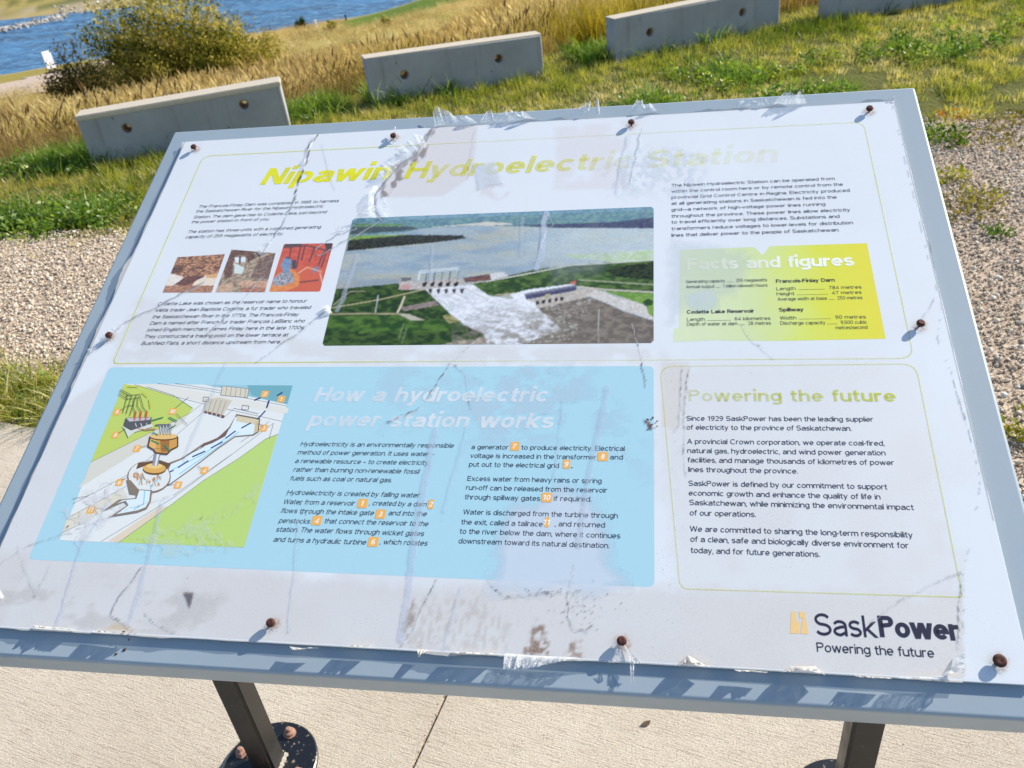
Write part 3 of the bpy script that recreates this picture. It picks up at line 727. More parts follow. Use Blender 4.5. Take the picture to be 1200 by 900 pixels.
def ink(name, col, rough=.45, fade=None, wear=.0, seed=0):
    """printed colour; fade = list of (x in metres, strength) along the plate"""
    n = NT(name); n.base(col, rough, spec=.35)
    P = n.coord('Object')
    w = n.noise(90, 4, .75, vec=P); w2 = n.noise(14, 4, .7, vec=P)
    k = n.rng(w, .62, .70, 1, 1 - wear)
    if fade:
        sx = n.new('ShaderNodeSeparateXYZ'); n.set(sx.inputs[0], P)
        xs = [a_ for a_, b_ in fade]; x0, x1 = min(xs), max(xs)
        f = n.ramp(n.rng(sx.outputs[0], x0, x1), [((a_ - x0) / (x1 - x0), b_) for a_, b_ in fade])
        f = n.math('MULTIPLY', f, n.rng(w2, .3, .62, .72, 1.1)); k = n.math('MULTIPLY', k, f, True)
    n.set(n.p.inputs['Alpha'], k)
    return n.m
def flat(polys, cols, z, step=0):
    v = []; f = []; cc = []
    for i, p in enumerate(polys):
        b = len(v); v += [(q[0], q[1], z + step * i) for q in p]; f.append(list(range(b, b + len(p)))); cc.append(cols[i] if cols else (1, 1, 1))
    return v, f, cc
def roundrect(c4, rad, k=5):
    """four corners (any convex quad), rounded"""
    out = []
    for i in range(4):
        p = np.array(c4[i]); a = np.array(c4[i - 1]) - p; b = np.array(c4[(i + 1) % 4]) - p
        a = a / np.linalg.norm(a) * rad; b = b / np.linalg.norm(b) * rad
        for t in np.linspace(0, 1, k): out.append(tuple(p + a * (1 - t) ** 2 + b * t ** 2))
    return out
def qpx(*pts): return [S(*p) for p in pts]
def flatobj(name, poly, m, z, parent=plate):
    v, f, c_ = flat([poly], None, z)
    return obj(name, pmesh(name, v, f), m, parent)
def fixw(v, f):
    # make faces look up
    r = []
    for q in f:
        s_ = sum(v[q[i]][0] * v[q[(i + 1) % len(q)]][1] - v[q[(i + 1) % len(q)]][0] * v[q[i]][1] for i in range(len(q)))
        r.append(q if s_ > 0 else q[::-1])
    return r
def strokes(pts, w, closed=False):
    P = [np.array(p) for p in pts]; 
    if closed: P = P + [P[0]]
    out = []
    for a, b in zip(P[:-1], P[1:]):
        d = b - a; L = np.linalg.norm(d)
        if L < 1e-6: continue
        d /= L; nn = np.array([-d[1], d[0]]) * w / 2; e = d * w * .3
        out.append([tuple(a - e + nn), tuple(a - e - nn), tuple(b + e - nn), tuple(b + e + nn)])
    return out

Z1, Z2, Z3, Z4 = .00008, .00016, .00024, .00036
# blue panel
bx0 = S(765.7, 429.3)[0]; 
def S2(p): return S(*p)
blue = roundrect([S(128, 430.5), S(766, 429), S(767, 688), S(33, 655.5)], .008)
blue_m = ink('light_blue_print', srgb(170, 210, 222), .4, wear=.08)
flatobj('blue_panel', blue[::-1], blue_m, Z1)
# yellow facts panel with a worn notch
n = NT('faded_yellow_panel'); P = n.coord('Object'); sx = n.new('ShaderNodeSeparateXYZ'); n.set(sx.inputs[0], P)
w2 = n.noise(11, 4, .7, vec=P); xx = n.math('ADD', sx.outputs[0], n.math('MULTIPLY', n.math('SUBTRACT', w2, .5), .12))
xa = S(800, 350)[0]; xb = S(1030, 350)[0]
c = n.ramp(n.rng(xx, xa, xb), [(0, srgb(212, 222, 186)), (.35, srgb(205, 218, 160)), (.62, srgb(210, 220, 110)), (.78, srgb(214, 216, 74)), (1, srgb(222, 212, 62))])
n.base(c, .45, spec=.3); facts_m = n.m
fp = qpx((797, 293), (883, 289.5), (888, 293), (893, 299), (897, 295), (902, 288.5), (1016, 285), (1038, 397), (920, 399.5), (860, 399.5), (840, 398.5), (789, 401), (790, 385), (796, 384))
flatobj('facts_panel', fp[::-1], facts_m, Z1)

# thin yellow borders
edge_m = ink('border_line', srgb(212, 214, 84), .5, fade=[(0, .95), (.2, .95), (.38, .85), (.5, .4), (.7, .22), (.9, .32), (1.2, .42)], wear=.7)
def border(pts, w=.0016):
    v, f, c_ = flat(strokes(pts, w), None, Z2); obj('border_line', pmesh('border_line', v, fixw(v, f)), edge_m, plate)
def corner(p, q, r, rad=.018, k=6):
    p, q, r = map(np.array, (p, q, r)); a = (p - q) / np.linalg.norm(p - q) * rad; b = (r - q) / np.linalg.norm(r - q) * rad
    return [tuple(q + a * (1 - t) ** 2 + b * t ** 2) for t in np.linspace(0, 1, k)]
A, B, C_, Dd = S(238, 183), S(1012, 143), S(1071, 420), S(132, 426)
border(corner(Dd, A, B) + corner(A, B, C_) + corner(B, C_, Dd) + corner(C_, Dd, A, .008) + [corner(Dd, A, B)[0]])
A, B, C_, Dd = S(773.5, 429.5), S(1073, 426.5), S(1128, 700), S(797, 690)
border(corner(Dd, A, B) + corner(A, B, C_) + corner(B, C_, Dd, .004) + corner(C_, Dd, A, .01) + [corner(Dd, A, B)[0]])

# ---- lettering
# a plain grotesque alphabet drawn as pen strokes of one weight
def _arc(cx, cy, rx, ry, a0, a1, n_=None):
    n_ = n_ or max(4, int(abs(a1 - a0) / 20) + 1)
    return [(cx + rx * math.cos(math.radians(a)), cy + ry * math.sin(math.radians(a))) for a in np.linspace(a0, a1, n_)]
def glyph(ch, w):
    """returns (strokes, advance); weight w in em"""
    h = w / 2; X, C_, Dn = .53, .72, -.2; sb = .075 - .25 * w
    xw = .49 + .45 * w                                   # outer width of a round small letter
    l, r = h, xw - h; m = xw / 2; rx = (r - l) / 2; ry = X / 2 - h + .008; cy = X / 2; H = h * .86
    nw = .46 + .5 * w; nr = nw - h                       # arch letters
    st = lambda x, y0=0, y1=X: [(x, y0), (x, y1)]
    G = None
    if ch == ' ': return [], .30 + w * .5
    if ch == 'o': G = [_arc(m, cy, rx, ry, 90, 450, 19)], xw
    elif ch in 'ceéç':
        if ch in 'cç': G = [_arc(m, cy, rx, ry, 42, 318)], xw - .03
        else: G = [[(l + .01, cy), (r + .0, cy)] + _arc(m, cy, rx, ry, 0, 318)[1:]], xw
        if ch == 'é': G[0].append([(m - .02, X + .07), (m + .08, X + .19)])
        if ch == 'ç': G[0].append([(m, 0), (m + .05, -.08), (m - .05, -.15)])
    elif ch in 'bdpq':
        y0, y1 = (0, C_) if ch in 'bd' else (Dn, X)
        G = [_arc(m, cy, rx, ry, 90, 450, 17), st(l if ch in 'bp' else r, y0, y1)], xw
    elif ch == 'g': G = [_arc(m, cy + .01, rx, ry - .01, 90, 450, 17), [(r, X), (r, -.04)] + _arc(m, -.04, rx, .15 - h, 0, -150)], xw
    elif ch == 'a': G = [[(r, 0), (r, X - .18)] + _arc(m, X - .18, rx, .18 - h, 0, 160), [(r, .315), (m, .295)] + _arc(m - .02, .155, rx - .02, .155 - h * .8, 95, 265) + [(m + .02, H), (r, .13)]], xw
    elif ch in 'nh': G = [st(h, 0, X if ch == 'n' else C_), [(h, X - .19)] + _arc((h + nr) / 2, X - .19, (nr - h) / 2, .19 - h * .95, 180, 0) + [(nr, 0)]], nw
    elif ch == 'm':
        q = .30 + .2 * w; a_, b_ = h, h + q; G = [st(h)] + [[(h + i * (q + .04 + w * .1), X - .17)] + _arc(h + i * (q + .04 + w * .1) + (q + .04 + w * .1) / 2, X - .17, (q + .04 + w * .1) / 2, .17 - h * .95, 180, 0) + [(h + (i + 1) * (q + .04 + w * .1), 0)] for i in (0, 1)], h * 2 + 2 * (q + .04 + w * .1)
    elif ch == 'u': G = [st(nr), [(h, X), (h, .19)] + _arc((h + nr) / 2, .19, (nr - h) / 2, .19 - h * .95, 180, 360)], nw
    elif ch == 'r': G = [st(h), [(h, X - .2)] + _arc(h + .2, X - .2, .2, .2 - h * .95, 180, 95) + [(.30 + w * .4, X - h * .95)]], .31 + w * .4
    elif ch in 'il1I|':
        if ch == 'i': G = [st(h), [(h, X + .095), (h, X + .095 + w * 1.0)]], w
        elif ch == '1': G = [[(.06, C_ - .16), (.16, C_ - .14), (.24, C_ - .02)], st(.24 + h, 0, C_)], .40
        else: G = [st(h, 0, C_)], w
    elif ch == 'j': G = [[(h, X), (h, -.1), (h - .06, -.18)], [(h, X + .10), (h, X + .10 + w)]], w
    elif ch == 'k': G = [st(h, 0, C_), [(nr, X), (h, .20)], [(h + .1, .28), (nr + .02, 0)]], nw
    elif ch == 't': G = [[(.13, C_ - .05), (.13, .14)] + _arc(.13 + .12, .14, .12, .14 - H, 180, 270) + [(.31, H)], [(0, X - H), (.31, X - H)]], .32
    elif ch == 'f': G = [[(.13, 0), (.13, C_ - .13)] + _arc(.25, C_ - .13, .12, .13 - H, 180, 95) + [(.32, C_ - H)], [(0, X - H), (.30, X - H)]], .31
    elif ch in 'sS':
        T_ = X if ch == 's' else C_; W_ = xw - .05 if ch == 's' else .60 + .4 * w; M_ = W_ / 2; r1 = (T_ + .012 - 2 * H) / 4; rxx = M_ - h
        G = [_arc(M_, T_ + .006 - H - r1, rxx * .95, r1, 25, 268) + _arc(M_, H + r1 - .006, rxx, r1, 88, -155)], W_
    elif ch == 'v': G = [[(h * .9, X), (nw / 2, h * .5), (nw - h * .9, X)]], nw
    elif ch == 'w': W_ = .70 + .8 * w; G = [[(h * .9, X), (W_ * .28, h * .9), (W_ / 2, X - h * .9), (W_ * .72, h * .9), (W_ - h * .9, X)]], W_
    elif ch == 'x': G = [[(h, 0), (nw - h, X)], [(h, X), (nw - h, 0)]], nw
    elif ch == 'y': G = [[(h * .9, X), (nw / 2, .03)], [(nw - h * .9, X), (nw / 2 - .02, 0), (nw / 2 - .07, -.14), (.04, Dn + H)]], nw
    elif ch == 'z': G = [[(.02, X - H), (nw - .05, X - H), (.05, H), (nw - .02, H)]], nw
    elif ch == 'A': G = [[(h * .8, 0), (.335, C_ - h * .6), (.67 - h * .8, 0)], [(.14, .24), (.53, .24)]], .67
    elif ch == 'B': G = [[(.30, H), (h, H), (h, C_ - H), (.30, C_ - H)] + _arc(.34, .545, .17, .175 - H, 90, -90) + [(h, .375)], [(.32, .375)] + _arc(.36, .19, .19, .19 - H, 90, -90) + [(.30, H)]], .60
    elif ch in 'CG':
        p = _arc(.36, .36, .36 - h, .36 - H + .006, 42, 318 if ch == 'C' else 335)
        G = [p], .70
        if ch == 'G': G[0].append([(.40, .34), (.68 - h, .34), (.68 - h, 0)])
    elif ch == 'D': G = [[(h, .36), (h, H), (.28, H)] + _arc(.30, .36, .36 - h, .36 - H, -90, 90) + [(h, C_ - H), (h, .36)]], .66
    elif ch in 'EF': G = [[(.55, C_ - H), (h, C_ - H), (h, H if ch == 'E' else 0)] + ([(.56, H)] if ch == 'E' else []), [(h, .37), (.51, .37)]], .58
    elif ch == 'H': G = [st(h, 0, C_), st(.66 - h, 0, C_), [(h, .37), (.66 - h, .37)]], .66
    elif ch == 'J': G = [[(.46 - h, C_), (.46 - h, .18)] + _arc(.23, .18, .23 - h, .18 - H, 0, -170)], .46
    elif ch == 'K': G = [st(h, 0, C_), [(.60, C_), (h, .26)], [(.2, .40), (.63, 0)]], .63
    elif ch == 'L': G = [[(h, C_), (h, H), (.53, H)]], .54
    elif ch == 'M': G = [[(h, 0), (h, C_ - .02), (.40, .04), (.80 - h, C_ - .02), (.80 - h, 0)]], .80
    elif ch == 'N': G = [st(h, 0, C_), [(h, C_ - .02), (.66 - h, .02)], st(.66 - h, 0, C_)], .66
    elif ch in 'O0': W_ = .74 if ch == 'O' else .52; G = [_arc(W_ / 2, .36, W_ / 2 - h, .36 - H + .006, 90, 450, 23)], W_
    elif ch in 'PR':
        G = [[(h, 0), (h, C_ - H), (.34, C_ - H)] + _arc(.37, .525, .22 - h, .195 - H, 90, -90) + [(h, .33 + H * .6)]], .60
        if ch == 'R': G[0].append([(.36, .34), (.50, .25), (.56, 0)])
    elif ch == 'T': G = [st(.29, 0, C_ - H), [(0, C_ - H), (.58, C_ - H)]], .58
    elif ch == 'U': G = [[(h, C_), (h, .26)] + _arc(.33, .26, .33 - h, .26 - H, 180, 360) + [(.66 - h, C_)]], .66
    elif ch == 'W': G = [[(h * .9, C_), (.24, h * .5), (.47, C_ - h * .3), (.70, h * .5), (.94 - h * .9, C_)]], .94
    elif ch == '2': G = [_arc(.26, .50, .25 - h, .22 - H, 165, -35) + [(h + .02, H), (.51, H)]], .52
    elif ch == '3': G = [_arc(.25, .535, .22 - h, .185 - H, 150, -80) + [(.2, .37)], _arc(.25, .20, .25 - h, .20 - H, 85, -155)], .52
    elif ch == '4': G = [[(.38, 0), (.38, C_ - .02), (.03, .19), (.52, .19)]], .54
    elif ch == '5': G = [[(.47, C_ - H), (.12, C_ - H), (.07, .36)] + _arc(.25, .22, .25 - h, .22 - H, 125, -155)], .52
    elif ch == '6': G = [_arc(.26, .22, .25 - h, .22 - H, 90, 450, 17), _arc(.30, .34, .29 - h, .38 - H, 60, 190)], .53
    elif ch == '7': G = [[(.02, C_ - H), (.48, C_ - H), (.28, .34), (.2, 0)]], .50
    elif ch == '8': G = [_arc(.26, .535, .21 - h, .185 - H, 90, 450, 15), _arc(.26, .195, .25 - h, .195 - H, 90, 450, 17)], .52
    elif ch == '9': G = [_arc(.26, .50, .25 - h, .22 - H, 90, 450, 17), _arc(.22, .38, .29 - h, .38 - H, -120, 10)], .53
    elif ch == '.': G = [[(h, -.005), (h, w * 1.15)]], w
    elif ch == ',': G = [[(h, w), (h, 0), (h - .05, -.10)]], w
    elif ch == '-': G = [[(.0, .26), (.22, .26)]], .22
    elif ch == '–': G = [[(.0, .26), (.42, .26)]], .42
    elif ch == '—': G = [[(-.05, .26), (.85, .26)]], .80
    elif ch == '/': G = [[(0, -.05), (.28, C_)]], .28
    else: G = [[(0, 0), (.3, 0), (.3, .5), (0, .5), (0, 0)]], .3
    return G[0], G[1], sb
def ribbon2(P, h, vf=1.0):
    P = [np.array(p, float) for p in P]; Q_ = [P[0]]
    for p in P[1:]:
        if np.linalg.norm(p - Q_[-1]) > 1e-4: Q_.append(p)
    closed = np.linalg.norm(Q_[0] - Q_[-1]) < 1e-3 and len(Q_) > 3
    n_ = len(Q_); L = []; Rr = []
    for i in range(n_):
        a = Q_[i] - Q_[i - 1] if i else (Q_[-1] - Q_[-2] if closed else Q_[1] - Q_[0])
        b = Q_[i + 1] - Q_[i] if i < n_ - 1 else (Q_[1] - Q_[0] if closed else Q_[-1] - Q_[-2])
        a = a / np.linalg.norm(a); b = b / np.linalg.norm(b); t = a + b; tl = np.linalg.norm(t)
        t = t / tl if tl > .2 else b; k = min(1 / max(abs(float(t @ a)), .42), 2.0 if h < .06 else 1.7)
        nn = np.array([-t[1], t[0] * vf]) * h * k; L.append(Q_[i] + nn); Rr.append(Q_[i] - nn)
    v = []; 
    for a, b in zip(L, Rr): v += [a, b]
    return v, [(2 * i + 1, 2 * i + 3, 2 * i + 2, 2 * i) for i in range(n_ - 1)]
_gc = {}; DBG = False
def text_mesh(s, bold=0, italic=False, res=3, track=0.0):
    """outline of one line of lettering at 1 em, baseline on y = 0"""
    w = .085 + (bold or 0); V = []; F_ = []; x = 0
    for ch in s:
        k = (ch, round(w, 4))
        if k not in _gc:
            g = glyph(ch, w)
            if len(g) == 2: _gc[k] = (None, g[1], 0)
            else:
                vv = []; ff = []; zi = 0; vf = 1 if w < .1 else max(.62, 1 - (w - .1) * 3.0); top_ = .53 if ch in 'vwxyk' else .72
                for j, stv in enumerate(g[0]):
                    slant = ch in 'vwxyAWXKkMN'
                    for seg in ([stv[i:i + 2] for i in range(len(stv) - 1)] if slant and ch != 'y' else ([stv] if ch != 'y' else [stv[:2]] + ([stv[1:]] if len(stv) > 2 else []))):
                        (x0_, y0_), (x1_, y1_) = seg[0], seg[-1]
                        if slant and len(seg) == 2 and abs(y0_ - y1_) > .15 and abs(x0_ - x1_) > .03:
                            sn = lambda y_: (0. if abs(y_) < .6 * w + .03 else (top_ if abs(y_ - top_) < .6 * w + .03 and not (ch == 'k' and j == 1 and 0) else y_))
                            ya, yb = sn(y0_), sn(y1_); xa_ = x0_ + (ya - y0_) * (x1_ - x0_) / (y1_ - y0_) * .0; hw_ = w / 2 * math.hypot(x1_ - x0_, y1_ - y0_) / abs(y1_ - y0_)
                            hi_, lo_ = ((x0_, ya), (x1_, yb)) if ya > yb else ((x1_, yb), (x0_, ya))
                            v = [(lo_[0] - hw_, lo_[1]), (lo_[0] + hw_, lo_[1]), (hi_[0] + hw_, hi_[1]), (hi_[0] - hw_, hi_[1])]; f = [(0, 1, 2, 3)]
                        else: v, f = ribbon2(seg, w / 2, vf)
                        b = len(vv); vv += [(p[0], p[1], zi * .004) for p in v]; zi += 1
                        ff += [tuple(i + b for i in q) for q in f]
                _gc[k] = ((np.array(vv), ff), g[1], g[2])
        d, adv, sb = _gc[k]
        if d is None: x += adv + track; continue
        b = len(V); vv = d[0].copy(); vv[:, 0] += x + sb; V += list(vv); F_ += [tuple(i + b for i in q) for q in d[1]]; x += adv + 2 * sb + track
    if not V: return np.zeros((0, 3)), []
    V = np.array(V)
    if italic: V[:, 0] += V[:, 1] * .21
    return V, F_
def typeset(name, lines, m, size, bold=False, italic=False, z=Z3, parent=plate, res=2, label=None):
    """lines: (string, (x0,y0), (x1,y1)) baseline ends as measured on the print; each line is fitted between its ends"""
    vs = []; fs = []; b = 0
    for s, p0, p1 in lines:
        V, F_ = text_mesh(s, bold, italic, res)
        if not len(V): continue
        a = np.array(S(*p0)); e = np.array(S(*p1)); w = np.linalg.norm(e - a)
        q_ = w / size / (V[:, 0].max() - V[:, 0].min())
        if q_ > 1.12 and len(s) > 3: V, F_ = text_mesh(s, bold, italic, res, min((q_ - 1.10) * (V[:, 0].max() - V[:, 0].min()) / (len(s) - 1), .07))
        if q_ < .97 and len(s) > 3: V, F_ = text_mesh(s, bold, italic, res, max((q_ - .97) * (V[:, 0].max() - V[:, 0].min()) / (len(s) - 1), -.035))
        if DBG: print('TS', s[:20], round(float(q_), 2))
        y = (a[1] + e[1]) / 2
        x0, x1 = V[:, 0].min(), V[:, 0].max(); kx = (e[0] - a[0]) / max(x1 - x0, 1e-6)
        W = np.stack([a[0] + (V[:, 0] - x0) * kx, y + V[:, 1] * size, z + V[:, 2] * .001], 1)
        vs.append(W); fs += [tuple(i + b for i in q) for q in F_]; b += len(V)
    V = np.concatenate(vs)
    o = obj(name, pmesh(name, V, fs), m, parent)
    if label: o['label'] = label
    return o
black = ink('black_ink', srgb(44, 44, 62), .5, wear=.35)
small_black = ink('small_black_ink', srgb(60, 60, 66), .5, wear=.45)
navy = ink('navy_ink', srgb(38, 38, 62), .45, wear=.12)
title_m = ink('title_yellow_ink', srgb(226, 222, 40), .5, fade=[(.1, .95), (.42, .95), (.465, .6), (.49, .3), (.52, .35), (.55, .55), (.70, .38), (.76, .14), (.84, .2), (.9, .13), (.97, .09), (1.1, .08)], wear=.2)
white_i = ink('white_heading_ink', srgb(232, 238, 240), .5, fade=[(0, .95), (.35, .8), (.42, .6), (.5, .7), (.8, .8)], wear=.35)
facts_w = ink('facts_heading_ink', srgb(238, 240, 226), .5, fade=[(.7, .3), (.9, .55), (1.0, .95), (1.2, .95)], wear=.2)
future_m = ink('future_heading_ink', srgb(200, 206, 70), .5, fade=[(.78, .06), (.84, .16), (.92, .38), (1.1, .7)], wear=.25)
HS = {}
def sz(px, py, h):  # height in picture -> metres on plate
    return abs(S(px, py)[1] - S(px, py - h)[1])
for wd_, xa_, xb_ in (('Nipawin', 304.5, 457.5), ('Hydroelectric', 473, 741), ('Station', 757, 914)): typeset('title_word', [(wd_, (xa_, 216.5 - (xa_ - 304.5) * .0435), (xb_, 216.5 - (xb_ - 304.5) * .0435))], title_m, sz(600, 205, 20) / .72, .085, True, res=6)
b1 = sz(300, 250, 6.5) / .78
T = [('The Francois-Finlay Dam was completed in 1985 to harness', (233.3, 242.8), (396.7, 237.8)), ('the Saskatchewan River for the Nipawin Hydroelectric', (230, 248.6), (378.7, 244)),
     ('Station. The dam gave rise to Codette Lake, just beyond', (227.2, 255), (382.8, 251)), ('the power station in front of you.', (224.7, 261.2), (315, 259))]
sp_ = abs(S(225, 261)[1] - S(233, 243)[1]) / 3
bs = sp_ * .75
typeset('paragraph_text', T, black, bs, .0, True)
typeset('paragraph_text', [('The station has three units with a combined generating', (220.8, 271.9), (375.8, 268.9)), ('capacity of 255 megawatts of electricity.', (217.5, 278.9), (331.7, 276))], black, bs, .0, True)
typeset('paragraph_text', [('Codette Lake was chosen as the reservoir name to honour', (185, 356.9), (359.3, 355.5)), ('Métis trader Jean Baptiste Codette, a fur trader who traveled', (182, 364.3), (364.3, 363.2)),
    ('the Saskatchewan River in the 1770s. The Francois-Finlay', (179, 372), (350, 371.6)), ('Dam is named after French fur trader François LeBlanc who', (175.7, 379.6), (356.7, 379)),
    ('joined English merchant James Finlay here in the late 1700s.', (172, 387.3), (356, 387)), ('They constructed a trading post on the lower terrace at', (169.3, 395.2), (337.3, 395.4)), ('Bushfield Flats, a short distance upstream from here.', (165.7, 403.3), (328.3, 403.7))], black, bs, .0, True)
typeset('paragraph_text', [(s, (787, y0), (x1, y1)) for s, y0, x1, y1 in (
    ('The Nipawin Hydroelectric Station can be operated from', 219.2, 978.4, 210.8), ('within the control room here or by remote control from the', 226.4, 988, 217.3),
    ('provincial Grid Control Centre in Regina. Electricity produced', 233.4, 996, 224.5), ('at all generating stations in Saskatchewan is fed into the', 240.8, 980.7, 232.2),
    ('grid—a network of high-voltage power lines running', 248.1, 967.4, 240.4), ('throughout the province. These power lines allow electricity', 255.4, 996.6, 247.4),
    ('to travel efficiently over long distances. Substations and', 262.7, 984, 254.9), ('transformers reduce voltages to lower-levels for distribution', 270.1, 999.8, 262.5), ('lines that deliver power to the people of Saskatchewan.', 277.9, 983.7, 270.9))], black, bs, .0)
typeset('facts_heading', [('Facts and figures', (804.5, 316.9), (1001.7, 311))], facts_w, sz(900, 314, 13.5) / .72, .08, False, res=5)
ss = sp_ * .66
typeset('facts_text', [('Generating capacity ..........  255 megawatts', (804, 332.3), (899, 329.3)), ('Annual output ......  1 billion kilowatt hours', (804, 338.4), (899.5, 335.6)),
    ], small_black, ss, 0)
typeset('facts_text', [('Length .............................  784 metres', (910, 340.2), (1009.9, 338.2)), ('Height ...............................  47 metres', (910.3, 346.2), (1010, 344.4)), ('Average width at base ........  250 metres', (911.4, 352.4), (1011, 350.6)),
], small_black, ss, 0)
typeset('facts_text', [('Length ............................  64 kilometres', (805, 376.4), (903, 374.8)), ('Depth of water at dam ........  28 metres', (805, 382.0), (903.7, 380.4)),
], small_black, ss, 0)
typeset('facts_text', [('Width ...............................  90 metres', (914.2, 374.8), (1015, 373)), ('Discharge capacity .............  9,500 cubic', (914.7, 380.8), (1016.2, 379.2)), ('metres/second', (979.5, 386), (1017, 385.4))], small_black, ss, 0)
for l_ in (('Francois-Finlay Dam', (909.5, 331.8), (978.4, 329.9)), ('Codette Lake Reservoir', (805, 368), (883.9, 366.2)), ('Spillway', (913, 365.4), (942, 364.5))): typeset('facts_subheading', [l_], black, ss * 1.12, .06)
typeset('works_heading', [('How a hydroelectric', (366.7, 470.5), (641.7, 471.5)), ('power station works', (358.3, 500.5), (648.3, 501.5))], white_i, sz(500, 470, 17) / .72, .075, True, res=5)
sb = abs(S(720, 630)[1] - S(720, 607)[1]) / 2 * .75
T = [('Hydroelectricity is an environmentally responsible', (351.7, 523), (531.7, 524.5)), ('method of power generation. It uses water –', (348.3, 532.8), (509, 534.5)), ('a renewable resource – to create electricity,', (345.5, 542.8), (502.7, 544.8)),
     ('rather than burning non-renewable fossil', (343.3, 553), (492, 555)), ('fuels such as coal or natural gas.', (340, 563.3), (459, 565))]
typeset('paragraph_text', T, black, sb, .004, True)
T = [('Hydroelectricity is created by falling water.', (335.5, 580.3), (492.7, 582.5)), ('Water from a reservoir', (332.5, 591), (416, 592.2)), (', created by a dam', (432, 592.5), (500, 593.5)),
     ('flows through the intake gate', (329.5, 601.7), (438, 603.3)), ('and into the', (455, 604), (500, 604.8)), ('penstocks', (326, 613), (363, 613.5)), ('that connect the reservoir to the', (380, 614), (502, 616)),
     ('station. The water flows through wicket gates', (323, 624.3), (497, 627)), ('and turns a hydraulic turbine', (320, 635.6), (429, 637.6)), (', which rotates', (444.5, 638), (501, 639.2))]
typeset('paragraph_text', T, black, sb, .004, True)
T = [('a generator', (552.3, 526.3), (595.5, 526.9)), ('to produce electricity. Electrical', (611, 527), (732, 528.4)), ('voltage is increased in the transformer', (551, 536.8), (699, 538.3)), ('and', (715, 538.4), (730, 538.6)),
     ('put out to the electrical grid', (549.5, 547), (655, 548.2)), ('.', (669, 548.4), (671, 548.4))]
typeset('paragraph_text', T, black, sb, .004, False)
typeset('paragraph_text', [('Excess water from heavy rains or spring', (547.5, 563.8), (705, 566)), ('run-off can be released from the reservoir', (546, 574.5), (711.5, 577)), ('through spillway gates', (544.5, 585.3), (633, 586.8)), ('if required.', (649, 587), (693, 587.8))], black, sb, .004)
typeset('paragraph_text', [('Water is discharged from the turbine through', (542.5, 603.6), (724, 606.5)), ('the exit, called a tailrace', (540.3, 615), (636, 616.6)), (', and returned', (650, 617), (709, 618)),
    ('to the river below the dam, where it continues', (538.5, 626.6), (727, 629.8)), ('downstream toward its natural destination.', (537, 638), (714, 641.2))], black, sb, .004)
typeset('future_heading', [('Powering the future', (807, 470.5), (1051, 470.5))], future_m, sz(930, 470, 14) / .72, .065, res=5)
for T in ([('Since 1929 SaskPower has been the leading supplier', (804.7, 493.2), (1023.7, 493.8)), ('of electricity to the province of Saskatchewan.', (804.7, 503.8), (998, 504.4))],
          [('A provincial Crown corporation, we operate coal-fired,', (805.3, 520.5), (1036.7, 521.8)), ('natural gas, hydroelectric, and wind power generation', (805.7, 531.4), (1038, 533)), ('facilities, and manage thousands of kilometres of power', (806, 542.4), (1048, 544.4)), ('lines throughout the province.', (806.7, 553.4), (935, 554.6))],
          [('SaskPower is defined by our commitment to support', (807, 570), (1040, 572.8)), ('economic growth and enhance the quality of life in', (807.3, 581.4), (1032, 584.4)), ('Saskatchewan, while minimizing the environmental impact', (808, 592.8), (1071, 596.6)), ('of our operations.', (808.5, 604.2), (886, 605.6))],
          [('We are committed to sharing the long-term responsibility', (808.7, 623.8), (1070, 629)), ('of a clean, safe and biologically diverse environment for', (809.3, 636), (1065, 641.3)), ('today, and for future generations.', (809.7, 648.6), (961, 652))]):
    typeset('paragraph_text', T, black, sb * 1.02, .004)
typeset('logo_text', [('Sask', (956.5, 744.5), (1030, 747))], navy, sz(1000, 745, 26) / .74, .01, res=8)
typeset('logo_text', [('Power', (1031.5, 746.5), (1126, 751))], navy, sz(1060, 748, 25.5) / .72, .098, res=8)
typeset('slogan_text', [('Powering the future', (957.7, 764.3), (1095.5, 770.2))], navy, sz(1020, 765, 11) / .72, .008, res=4)
logo_m = ink('orange_logo_print', srgb(236, 198, 134), .5, wear=.9)
for pg in (((927, 717), (932, 716.5), (934, 730), (937.5, 729), (936.5, 742.5), (926, 742.5)), ((936, 716.8), (943, 717), (947.5, 743), (938, 742.7), (939.5, 731), (941, 724), (937, 724.5))):
    p = qpx(*pg); v, f, c_ = flat([p], None, Z2); obj('logo_mark', pmesh('logo_mark', v, fixw(v, f)), logo_m, plate)
tag_m = ink('orange_tag_print', srgb(238, 178, 92), .5, wear=.3)
white_t = ink('white_digit_ink', srgb(245, 240, 230), .5)
def numtag(cx, cy, s, digit, hw=1.0, wr=None):
    x, y = S(cx, cy); h = s
    p = roundrect([(x - h * hw, y - h), (x + h * hw, y - h), (x + h * hw, y + h), (x - h * hw, y + h)], h * .25, 3)
    v, f, c_ = flat([p], None, Z3 + .00004); o = obj('number_tag', pmesh('number_tag', v, fixw(v, f)), tag_m, plate)
    V, F_ = text_mesh(digit, .05, True, 2); k = h * 1.5; V = V.copy()
    V[:, 0] = x + (V[:, 0] - (V[:, 0].min() + V[:, 0].max()) / 2) * k; V[:, 1] = y + (V[:, 1] - (V[:, 1].min() + V[:, 1].max()) / 2) * k; V[:, 2] = Z3 + .00010 + V[:, 2] * .001
    obj('tag_digit', pmesh('tag_digit', V, F_), white_t, plate)
th = sz(430, 600, 11) / 2
for cx, cy, dgt, hw in ((425, 590, '1', 1), (505, 591, '2', .55), (446, 602.5, '3', 1), (371.5, 610, '4', 1), (437.5, 635, '6', 1), (603.5, 523, '7', .9), (706.5, 535, '8', 1), (664, 544, '9', .7), (641, 583, '10', 1), (641, 612, '11', .45)):
    numtag(cx, cy, th, dgt, hw)

